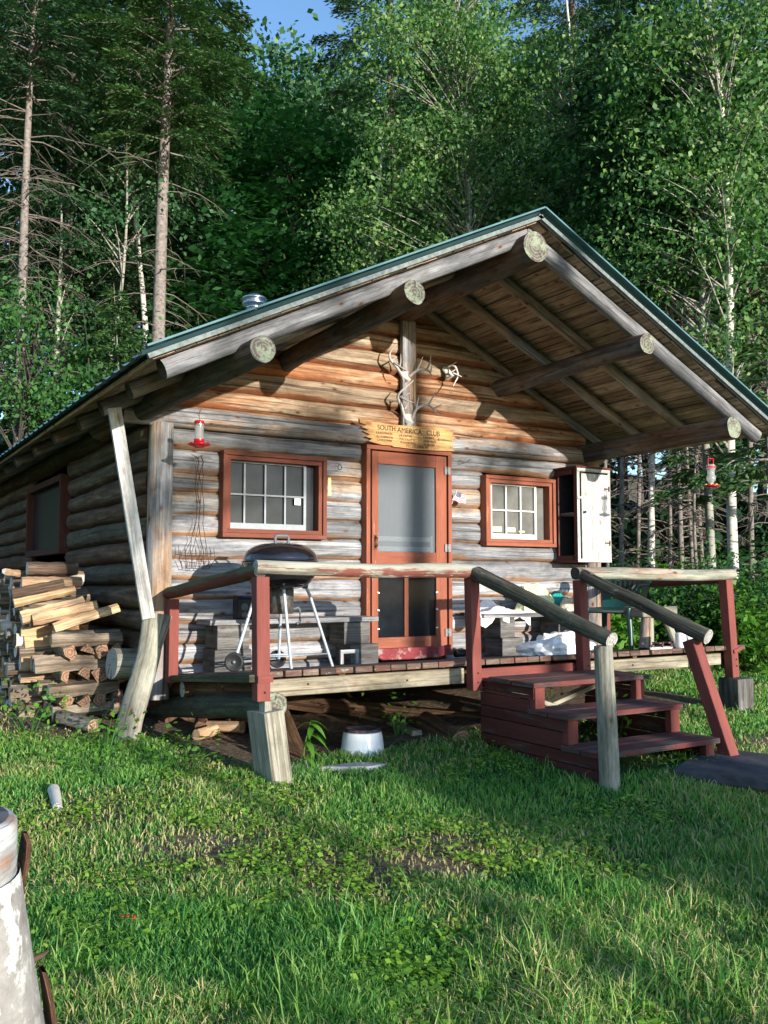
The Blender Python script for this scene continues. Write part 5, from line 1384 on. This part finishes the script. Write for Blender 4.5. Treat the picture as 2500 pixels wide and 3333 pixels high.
broadleaf('slim pale birch leaning right between the two left spruces', B(13.0, 18.6), 10.0, .075, [((.6, .3, 9.3), (1.2, 1.2, 1.0))], 1800, .10, 'leaf_dark', 4, 'bark_aspen', (.75, 0), cat='birch')
broadleaf('forked whitish birch just left of the thick spruce trunk', B(16.7, 19.6), 12.0, .10, [((-.4, .3, 11), (1.4, 1.4, 1.3))], 2600, .10, 'leaf_dark', 6, 'bark_birch', (-.45, 0), cat='birch')
broadleaf('bright leafy sapling clump at the left edge above the eave', B(9.6, 16.6), 6.4, .04, [((0, 0, 5.4), (1.2, 1.0, 1.2)), ((.9, 0, 4.5), (1.1, 1, .8))], 4800, .085, 'leaf_shrub', 9, 'bark_maple', name='leafy_sapling', cat='sapling', clus=.28)
broadleaf('green leafy sapling behind the left roof edge', B(12.6, 17.4), 6.0, .04, [((0, 0, 5.0), (1.2, 1.0, 1.2))], 3000, .10, 'leaf_shrub', 10, 'bark_maple', name='leafy_sapling', cat='sapling', clus=.28)
broadleaf('dark green sapling left of the thick spruce trunk', B(15.4, 18.4), 7.0, .04, [((0, 0, 5.6), (1.2, 1.0, 1.4))], 2600, .11, 'leaf_dark', 18, 'bark_maple', name='leafy_sapling', cat='sapling', clus=.3)
# maple behind the roof
broadleaf('broad maple with layered dark green leaves behind the chimney', B(25.4, 20.5), 10.8, .12, [((-.1, 0, 11.2), (1.5, 1.5, 1.3)), ((-.3, 0, 9.0), (1.9, 1.7, 1.4)), ((.6, 0, 7.3), (1.9, 1.6, 1.1)), ((-1.3, 0, 7.2), (1.2, 1.3, 1.0))], 15000, .17, 'leaf_maple', 21, 'bark_maple', (0, 0), 'flat', 'maple_tree', cat='maple', clus=.42, flat=.28, asp=.9)
broadleaf('small dark maple between the thick spruce and the chimney', B(20.6, 20.5), 9.5, .08, [((0, 0, 7.0), (1.5, 1.3, 2.0))], 5500, .15, 'leaf_dark', 23, 'bark_maple', (0, 0), 'flat', 'maple_tree', cat='maple', clus=.4, flat=.3, asp=.9)
# birches right of centre
broadleaf('large sunlit birch with pale yellow green leaves rising over the ridge', B(36.6, 17.5), 16.0, .12, [((0, 0, 13.2), (1.3, 1.3, 2.2)), ((-.6, 0, 11.2), (1.9, 1.6, 1.7)), ((.6, 0, 9.9), (1.8, 1.6, 1.6)), ((-1.4, .4, 8.6), (1.3, 1.3, 1.1)), ((.3, .2, 7.4), (1.8, 1.4, 1.2))], 34000, .085, 'leaf_birch', 31, 'bark_birch', (0, 0), cat='birch', clus=0.27)
broadleaf('sunlit birch with low hanging leaves left of the roof peak', B(31.0, 18.5), 11.0, .09, [((0, 0, 8.4), (1.5, 1.4, 1.8)), ((.6, .2, 6.7), (1.5, 1.3, 1.0))], 14000, .085, 'leaf_birch', 33, 'bark_birch', (0, 0), cat='birch', clus=0.27)
broadleaf('green birch standing right of the roof peak', B(43.2, 17.2), 13.0, .10, [((0, 0, 10.4), (1.6, 1.5, 1.6)), ((.3, 0, 8.2), (1.7, 1.5, 1.4)), ((.2, 0, 5.8), (1.3, 1.3, 1.4))], 19000, .083, 'leaf_birch', 35, 'bark_birch', (0, 0), cat='birch', clus=0.27)
broadleaf('white barked birch with bent trunk at the right edge', B(52.6, 14.6), 13.5, .085, [((-.2, 0, 9.6), (1.6, 1.5, 1.8)), ((-.6, .2, 7.2), (1.3, 1.3, 1.1)), ((.5, .2, 5.4), (.9, 1.1, .6)), ((-.9, .0, 4.8), (.5, .8, .5))], 13000, .08, 'leaf_birch', 37, 'bark_birch', (-.2, 0), cat='birch', clus=0.27)
broadleaf('green poplar right of the white birch at the frame edge', B(56.2, 15.5), 13.0, .10, [((-.5, 0, 10.8), (1.6, 1.5, 2.0)), ((-.3, .2, 8.0), (1.3, 1.3, 1.3))], 9000, .10, 'leaf_shrub', 39, 'bark_aspen', (0, 0), cat='poplar', clus=0.27)
broadleaf('grey lichened poplar trunk beside the white birch', B(51.3, 15.2), 12.0, .075, [((-.3, 0, 9.2), (1.5, 1.4, 1.5)), ((-.4, .2, 7.0), (1.3, 1.3, .9))], 8000, .10, 'leaf_shrub', 41, 'bark_aspen', (.1, 0), cat='poplar', clus=0.27)
broadleaf('pale birch trunk seen between cupboard and right rail', B(47.9, 16.8), 12.0, .075, [((-.3, 0, 8.6), (1.5, 1.4, 1.4))], 5500, .10, 'leaf_shrub', 43, 'bark_birch', (.15, 0), cat='birch', clus=0.27)
for i, (bd_, ds, rr2, lab) in enumerate(((45.4, 17, .050, 'thin dead branched spruce just right of the cupboard'), (46.3, 15.8, .060, 'pale thin dead branched spruce second from the cupboard'), (47.1, 18.2, .055, 'thin dark dead branched spruce beside the pale birch trunk'),
        (48.7, 16.6, .050, 'thin dead branched spruce right of the pale birch trunk'), (49.3, 15.6, .06, 'dark dead branched spruce trunk behind the rail middle'), (50.1, 17, .050, 'thin spruce with dead twigs left of the lichened poplar'),
        (50.9, 18.5, .06, 'dead twigged spruce behind the lichened poplar'), (44.4, 18.5, .06, 'dead branched spruce hidden behind the cupboard edge'), (53.6, 17.5, .07, 'dark spruce behind the white birch'), (55.2, 18, .07, 'dark spruce at the right frame edge'))):
    spruce(lab, B(bd_, ds), 12.5, rr2 * .8, 6.3, 1.7, .9, 1.1, 60 + i, (RNG.uniform(-.3, .3), 0), 60, 'needle', 'bark_spruce', 60, 110, twigmat='dead_twig')
spruce('low green spruce bough tree right of the right feeder', B(54.8, 13.8), 5.0, .05, 2.9, 1.3, None, 0, 77, (0, 0), 22, 'needle_lit', ndead=0, dens=120)
spruce('young spruce with low boughs behind the right feeder', B(50.6, 14.8), 4.6, .035, 2.9, .8, None, 0, 78, (0, 0), 14, 'needle_lit', ndead=0, dens=120)
spruce('tall dark spruce top with brown twigs above the roof peak', B(43.6, 24), 24, .2, 10, 3.4, 8, 2.4, 81, (0, 0), 150, 'needle', 'bark_spruce_dark', 75, 60, twigmat='needle_brown')
spruce('tall very dark conifer left of the big sunlit birch', B(32.0, 23), 24, .2, 9, 3.2, 7, 2.0, 83, (0, 0), 150, 'needle', 'bark_spruce_dark', 80, 60)

# forest behind: copies of three trees
p1 = broadleaf('', (0, 60), 14, .16, [((0, 0, 24), (2.6, 2.6, 3.0)), ((.8, 0, 19.5), (3.0, 2.8, 2.4)), ((-.9, 0, 16.5), (2.6, 2.6, 1.8))], 11000, .20, 'leaf_dark', 51, 'bark_maple', mode='any', name='forest_maple', clus=.55, cat='maple')
p2 = spruce('', (4, 60), 19, .17, 15, 3.0, 11, 1.6, 52, (0, 0), 110, 'needle', 'bark_spruce_dark', 55, 40, name='forest_spruce', cat='spruce', twigmat='shade_twig')
p3 = broadleaf('', (8, 60), 13, .14, [((0, 0, 22), (2.2, 2.2, 3.0)), ((-.5, 0, 18), (2.5, 2.3, 2.4))], 9000, .17, 'leaf_birch', 53, 'bark_aspen', mode='any', name='forest_birch', clus=.5, cat='birch')
protos = {'m': p1, 's': p2, 'b': p3}; base_z = {k: v.location.z for k, v in protos.items()}; used = set()
rf = random.Random(99); fl_ = []
for (bd_, ds, kd, sc) in ((3, 26, 's', .95), (6, 23, 'm', .8), (9.5, 27, 'm', .95), (13, 26, 's', 1.0), (15, 31, 'm', 1.05), (18.6, 28, 'm', .85), (19.5, 24, 's', .86), (21.5, 34, 'b', 1.12), (22.8, 27, 'm', .95), (24.2, 36, 'b', 1.30), (25.8, 30, 'm', 1.04), (27.6, 31, 'b', 1.16),
        (27.3, 38, 'b', .92), (28.6, 25, 'm', .78), (29.4, 33, 's', 1.05), (31.6, 28, 'm', .9), (34, 25, 'm', .85), (34.6, 33, 's', 1.2), (37.2, 27, 's', 1.15), (39.3, 23, 'm', .85), (40.5, 30, 'm', 1.05), (42, 36, 's', 1.1), (44.6, 22, 'm', .75),
        (46.2, 28, 's', 1.0), (47.5, 24, 'm', .85), (49.2, 31, 'm', .82), (50.6, 23, 's', .75), (52.6, 27, 'm', .9), (54.3, 22, 'm', .8), (56.5, 26, 's', .9), (59.5, 22, 'm', .85), (63, 24, 'm', .9), (0, 21, 'm', .9), (-4, 24, 's', .9), (36, 40, 'm', 1.3), (17, 40, 's', 1.2), (11, 38, 'm', 1.2), (45, 40, 'm', 1.2), (53, 38, 's', 1.2)):
    src = protos[kd]
    o = src if kd not in used else dup(src)
    used.add(kd); fl_.append((o, kd, bd_, ds, sc))
for (o, kd, bd_, ds, sc) in fl_:
    x, y = B(bd_, ds); o.location = (x, y, gz(x, y) - .1); o.rotation_euler = (0, 0, rf.uniform(0, 6.28)); o.scale = (sc * rf.uniform(.9, 1.1),) * 2 + (sc,)
    o['label'] = {'m': 'dark leafy maple in the forest behind the cabin', 's': 'dark spruce in the forest behind the cabin', 'b': 'paler green birch in the forest behind the cabin'}[kd]
    o['group'] = {'m': 'forest maples', 's': 'forest spruces', 'b': 'forest birches'}[kd]
# understory and shrubs
rng = np.random.default_rng(5)
N = 42000; bdg = rng.uniform(-6, 66, N); ds = 20.5 + rng.uniform(0, 1, N) ** 1.2 * 20
X = CAM.x + np.sin(np.radians(bdg)) * ds; Y = CAM.y + np.cos(np.radians(bdg)) * ds
hh = rng.uniform(0, 1, N) ** .8 * (2.2 + 3.2 * (np.sin(bdg * .9) * .5 + .5) * (.6 + .4 * np.sin(bdg * 3.1 + ds)))
Zg = np.array([gz(float(a), float(b)) for a, b in zip(X[::1], Y[::1])])
o = quadmesh('understory', leaves(rng, np.stack([X, Y, Zg + hh], 1), .34, 'any', .7), 'leaf_under_shaded'); tag(o, 'shade-darkened leafy undergrowth filling the forest floor behind the trees', 'undergrowth', None, 'stuff')
SG = 'shrubs behind the right side of the porch'
def shrub(base, h, rad, n, size, mat, seed, label, name='shrub', grp=SG, cat='shrub'):
    rng = np.random.default_rng(seed); rr = random.Random(seed); x, y = base; z0 = gz(x, y); t = thing(name, label, cat, (x, y, z0), grp)
    q = MB(); P = []; K = max(7, int(n / 120))
    for k in range(K):
        a = rr.uniform(0, 6.28); rr_ = rad * rr.uniform(0, .9) ** .6; top = Vector((x + math.cos(a) * rr_, y + math.sin(a) * rr_, z0 + h * rr.uniform(.45, 1)))
        b_ = Vector((x + math.cos(a) * rr_ * .2, y + math.sin(a) * rr_ * .2, z0 - .03)); q.tube([b_, b_.lerp(top, .5) + Vector((0, 0, .05)), top], [.009, .006, .003], 4, False, 0, 0)
        m = n // K; u = rng.uniform(.25, 1.05, m); C = np.array(b_)[None] * (1 - u[:, None]) + np.array(top)[None] * u[:, None] + rng.normal(0, .10 + .05 * rad, (m, 3))
        P.append(leaves(rng, C, size, 'flat' if rr.random() < .5 else 'hang', .6))
    q.build('stems', 'shade_twig' if h > .5 else 'leaf_shrub', t); quadmesh('foliage', np.concatenate(P), mat, t); return t
for i, (bd_, ds, h_, r_, n_, s_, m_, lab) in enumerate(((44.2, 12.6, 1.0, .8, 1500, .085, 'leaf_shrub', 'leafy shrub seen between the stair posts'), (45.7, 12.2, .95, .7, 1500, .09, 'leaf_bright', 'bright leafy shrub seen behind the green chair'), (47.2, 13.4, 1.25, .9, 2100, .085, 'leaf_shrub', 'leafy shrub behind the log stool'),
        (48.6, 12.9, 1.15, .8, 1900, .08, 'leaf_shrub', 'leafy shrub right of the log stool'), (50.2, 13.2, 1.45, .9, 2400, .08, 'leaf_shrub', 'taller leafy shrub behind the right end of the rail'), (51.8, 12.6, 1.15, .9, 2200, .08, 'leaf_shrub', 'leafy shrub right of the right corner post'),
        (53.4, 12.8, 1.3, .9, 2300, .085, 'leaf_shrub', 'leafy shrub below the white birch'), (55.2, 12.0, 1.0, .9, 2000, .09, 'leaf_bright', 'bright leafy shrub at the right frame edge'), (49.4, 15, 1.7, .6, 700, .12, 'leaf_bright', 'tall sparse bush with big light leaves in front of the dark spruces'),
        (46.6, 15, 1.3, .8, 1100, .10, 'leaf_dark', 'dark shrub under the dead branched spruces'), (52.6, 15, 1.3, .8, 1100, .10, 'leaf_dark', 'dark shrub behind the white birch foot'), (56.8, 14, 1.8, 1.1, 2200, .10, 'leaf_shrub', 'broad shrub outside the right frame edge'), (54.8, 16, 2.2, 1.2, 2400, .11, 'leaf_dark', 'dark shrub deep at the right edge'), (58.5, 12.8, 1.4, 1.1, 2200, .09, 'leaf_shrub', 'shrub far right of the porch'))):
    shrub(B(bd_, ds), h_, r_, n_, s_, m_, 200 + i, lab)
for i, (x, y, h_, r_, n_, lab) in enumerate(((1.35, .05, .28, .25, 220, 'low weed clump at the foot of the woodpile'), (1.05, .9, .30, .3, 260, 'low weed clump left of the woodpile'), (1.72, -.75, .26, .22, 200, 'low weed clump in front of the leaning log'), (2.05, -1.55, .2, .22, 180, 'low weed clump left of the footing block'), (1.5, -1.5, .16, .3, 220, 'low bright weed clump in the left lawn'), (3.85, -1.3, .2, .14, 120, 'small weed beside the lumber piece'), (4.85, -1.95, .35, .15, 90, 'weed growing beneath the open steps'), (5.15, -2.35, .3, .15, 90, 'weed seen through the middle of the steps'))):
    shrub((x, y), h_, r_, n_, .045, 'leaf_bright', 300 + i, lab, 'weed_clump', 'low weeds around the cabin', 'weed')
# seedling with long leaves beside the footing
g = gz(2.85, -1.8); t = thing('ash_seedling', 'bright green seedling with long drooping leaves beside the left footing', 'seedling', (2.78, -1.78, g))
q = MB(); q.tube([(2.78, -1.78, g), (2.79, -1.80, g + .18), (2.80, -1.86, g + .33)], [.006, .005, .003], 6); q.build('stem', 'leaf_bright', t)
q = MB()
for (cx_, cy_, cz_, az, ln) in ((2.80, -1.86, .34, -.3, .13), (2.80, -1.86, .33, .6, .12), (2.80, -1.86, .33, 2.6, .11), (2.80, -1.86, .32, -1.2, .14), (2.82, -1.85, .30, -2.2, .12), (2.79, -1.84, .26, .1, .15), (2.79, -1.84, .25, -.9, .15), (2.79, -1.83, .22, 1.0, .13), (2.79, -1.83, .20, -1.7, .15), (2.79, -1.82, .17, .4, .12), (2.79, -1.82, .14, -.6, .14), (2.79, -1.80, .10, -1.4, .12)):
    d = Vector((math.cos(az), math.sin(az), 0)); sd = Vector((-d.y, d.x, 0)); p = Vector((cx_, cy_, g + cz_)); b0 = len(q.v)
    for i in range(6):
        u = i / 5; w = .022 * math.sin(PI * min(1, u * .93 + .06)) ; c = p + d * ln * u + Vector((0, 0, .02 * u - ln * .75 * u * u)); q.v += [tuple(c + sd * w), tuple(c - Vector((0, 0, .004))), tuple(c - sd * w)]
    for i in range(5):
        a = b0 + i * 3; q.face((a, a + 1, a + 4, a + 3), [(0, 0)] * 4, 0, True); q.face((a + 1, a + 2, a + 5, a + 4), [(0, 0)] * 4, 0, True)
q.build('leaves', 'leaf_bright', t)
# red hawkweed
g = gz(1.03, -3.8)
for k, (dx, dy) in enumerate(((0, 0), (.022, -.015), (-.018, .01), (.012, -.03))):
    if k == 0: t = thing('hawkweed', 'small cluster of red orange hawkweed flowers in the near grass', 'flower', (1.03, -3.8, g))
    q = MB(); q.tube([(1.03 + dx, -3.8 + dy, g), (1.035 + dx, -3.8 + dy, g + .09)], .0015, 4); q.build('stem', 'leaf_shrub', t)
    q = MB(); q.lathe((1.035 + dx, -3.8 + dy, g + .09), [(0, 0), (.006, .003), (.008, .006), (.003, .005), (0, .004)], 9); q.build('flower_head', 'flower_red', t)

# ---------------------------------------------------------------- grass
def grass(name, N, dmin, dmax, hlo, hhi, mat, label, seed, dirtmax=.55, keep=None, wid=.0016, lean=.6):
    rng = np.random.default_rng(seed)
    d = dmin * (dmax / dmin) ** rng.uniform(0, 1, N); a = np.radians(31.4 + rng.uniform(-33, 36, N))
    X = CAM.x + np.sin(a) * d; Y = CAM.y + np.cos(a) * d
    Z = np.empty(N); K = np.zeros(N, bool); Hm = np.ones(N); pr = rng.uniform(0, 1, N)
    for i in range(N):
        x, y = float(X[i]), float(Y[i])
        if under(x, y): continue
        if 4.2 < x < 5.42 and -3.12 < y < -1.8 and pr[i] > .06: continue
        if (x - .13) ** 2 + (y + 5.62) ** 2 < .07: continue
        if 1.35 < x < 2.3 and y > .25: continue
        u, v = (x - 5.25) * math.cos(R(-63)) + (y + 3.32) * math.sin(R(-63)), -(x - 5.25) * math.sin(R(-63)) + (y + 3.32) * math.cos(R(-63))
        if abs(u) < .29 and abs(v) < .44: continue
        dd = dirt(x, y)
        if pr[i] < (dd - .18) / (dirtmax): continue
        if keep and not keep(x, y, pr[i]): continue
        K[i] = True; Z[i] = gz(x, y)
        Hm[i] = (.75 + .55 * noise.noise(Vector((x * 1.9, y * 1.9, 3))) + .35 * noise.noise(Vector((x * 6, y * 6, 3)))) * (1 - .6 * dd) * (.75 if y > -3.6 and x > 3.5 else 1.0)
        if y < -4.2: Hm[i] *= 1.25
    X, Y, Z, Hm, d = X[K], Y[K], Z[K], np.clip(Hm[K], .3, 2.2), d[K]; n = len(X)
    h = rng.uniform(hlo, hhi, n) * Hm; az = rng.uniform(0, 2 * PI, n) + .6 * np.sin(X * 2.3 + Y * 1.7); ln = rng.uniform(.1, lean * 1.6, n) * h; w = wid * (1 + d * .22) * rng.uniform(.7, 1.4, n)
    fa = rng.uniform(0, PI, n); bx, by = np.cos(fa) * w, np.sin(fa) * w; lx, ly = np.cos(az) * ln, np.sin(az) * ln
    V = np.empty((n, 5, 3))
    V[:, 0] = np.stack([X - bx, Y - by, Z - .005], 1); V[:, 1] = np.stack([X + bx, Y + by, Z - .005], 1)
    mx, my, mz = X + lx * .35, Y + ly * .35, Z + h * .6
    V[:, 2] = np.stack([mx + bx * .8, my + by * .8, mz], 1); V[:, 3] = np.stack([mx - bx * .8, my - by * .8, mz], 1); V[:, 4] = np.stack([X + lx, Y + ly, Z + h * np.sqrt(np.clip(1 - (ln / h) ** 2 * .5, .2, 1))], 1)
    me = bpy.data.meshes.new(name); me.vertices.add(n * 5); me.vertices.foreach_set('co', V.astype(np.float32).ravel())
    b = (np.arange(n) * 5)[:, None]; li = (b + np.array([0, 1, 2, 3, 3, 2, 4])[None]).astype(np.int32)
    me.loops.add(n * 7); me.loops.foreach_set('vertex_index', li.ravel()); me.polygons.add(n * 2)
    me.polygons.foreach_set('loop_start', ((np.arange(n) * 7)[:, None] + np.array([0, 4])[None]).astype(np.int32).ravel()); me.polygons.foreach_set('loop_total', np.tile(np.array([4, 3], np.int32), n))
    me.materials.append(MATS[mat]); me.update(calc_edges=True)
    o = bpy.data.objects.new(name, me); COL.objects.link(o); tag(o, label, 'grass', None, 'stuff'); return o
GQ = 1.0
grass('lawn_grass', int(480000 * GQ), 1.5, 17, .030, .080, 'grass_blade', 'green lawn grass growing all around the cabin front', 1)
grass('dry_grass', int(90000 * GQ), 1.8, 12, .04, .10, 'grass_dry', 'dry straw coloured blades mixed into the lawn', 2, 1.6, lambda x, y, p: noise.noise(Vector((x * .9, y * .9, 11))) > -.05 or dirt(x, y) > .25, lean=.9)
grass('tall_grass', int(16000 * GQ), 1.6, 11, .12, .21, 'grass_blade', 'taller grass tufts near the camera and beside the steps', 3, .4, lambda x, y, p: (noise.noise(Vector((x * 2.6, y * 2.6, 20))) > .18 and y < -3.9) or (x > 3.9 and -3.6 < y < -2.6 and x < 4.5) or (noise.noise(Vector((x * 2, y * 2, 22))) > .4), lean=.7)
# clover and broad leaved plants
rng = np.random.default_rng(17); P = []
for k in range(6500):
    d = 2.6 * (7.5 / 2.6) ** rng.uniform(); a = math.radians(31.4 + rng.uniform(-26, 20)); x, y = CAM.x + math.sin(a) * d, CAM.y + math.cos(a) * d
    nn = noise.noise(Vector((x * 1.2, y * 1.2, 31))) + .5 * dirt(x, y)
    if nn < .06 or (2.4 < x < 7.2 and y > -1.8): continue
    m = 8; C = np.array([x, y, gz(x, y) + .025])[None] + rng.normal(0, .03, (m, 3)) * np.array([1, 1, .4]); P.append(leaves(rng, C, .026, 'flat', .8))
o = quadmesh('clover', np.concatenate(P), 'clover'); tag(o, 'bright yellow green clover and low leaves in the bare lawn patches', 'clover', None, 'stuff')
rng = np.random.default_rng(27); P = []
for k in range(900):
    x = rng.uniform(2.4, 6.5); y = rng.uniform(-1.5, .8); C = np.array([[x, y, gz(x, y) + .006]]); P.append(leaves(rng, C, .05, 'flat', .5))
for k in range(500):
    x = rng.uniform(1.6, 3.4); y = rng.uniform(-4.4, -3.0); C = np.array([[x, y, gz(x, y) + .008]]); P.append(leaves(rng, C, .022, 'flat', .4))
o = quadmesh('dead_leaves', np.concatenate(P), 'needle_brown'); tag(o, 'brown dead leaves and chips on the bare dirt', 'leaf litter', None, 'stuff')

# ---------------------------------------------------------------- trees behind the camera: their shadows fall on the lawn and the wall
def sh(x, y, z, yo=-22.0):
    s_ = (y - yo) / 1.0
    return (x + .12 * s_, yo, z + .165 * s_)
def shade_tree(tx, ty, H, r, blobs, n, size, seed, label, clus=.35, name='birch_tree', wig=.0):
    x, y = tx, ty
    broadleaf(label, (x, y), H, r, [((cx - x, cy - y, cz), rad) for (cx, cy, cz), rad in blobs], n, size, 'leaf_shrub', seed, 'bark_birch', (0, 0), 'any', name, 'trees on the near side of the clearing', 'tree', clus, wig=wig)
p = sh(4.83, 0, 2)
shade_tree(p[0], -22, 25, .17, [((p[0], -22, 24.0), (2.0, 2.0, 2.2))], 1500, .14, 401, 'slim tree on the near side casting the door shadow', wig=.03)
a = sh(3.75, -1.9, .3); b = sh(4.25, -4.2, .3)
shade_tree(a[0] + .3, -22.4, 5.2, .07, [(a, (.55, .6, .26)), (((a[0] + b[0]) / 2, -22, (a[2] + b[2]) / 2), (.7, .6, .34)), (b, (.9, .6, .36)), ((b[0] + .3, -22, b[2] - .8), (1.2, .6, .7))], 9000, .13, 402, 'small bushy tree on the near side shading the right lawn', .22)
c = sh(1.2, -6.0, .1)
shade_tree(c[0], -22.5, 3.0, .06, [((c[0] - .3, -22, 2.0), (1.0, .8, .55)), ((c[0] + 1.4, -22, 2.1), (.9, .8, .55)), ((c[0] - 1.8, -22, 2.0), (.9, .8, .6)), ((c[0] + 2.9, -22, 2.25), (1.0, .8, .6)), ((c[0] + .3, -22, 2.75), (.35, .5, .2)), ((c[0] - 1.1, -22, 2.85), (.3, .5, .15))], 5600, .13, 403, 'low bushy tree on the near side shading the foreground grass', .22)
d = sh(3.55, 0, 2.95)
shade_tree(d[0] - 1.6, -22.6, 9.5, .09, [((d[0], -22, d[2]), (.50, .5, .22)), ((d[0] + .5, -22, d[2] - .05), (.4, .4, .15)), ((d[0] + 2.6, -22, d[2] - .1), (.35, .4, .3)), ((d[0] - 1.0, -22, d[2] + .5), (.3, .4, .2))], 900, .12, 404, 'thin sparse tree on the near side with few leaves', .22)
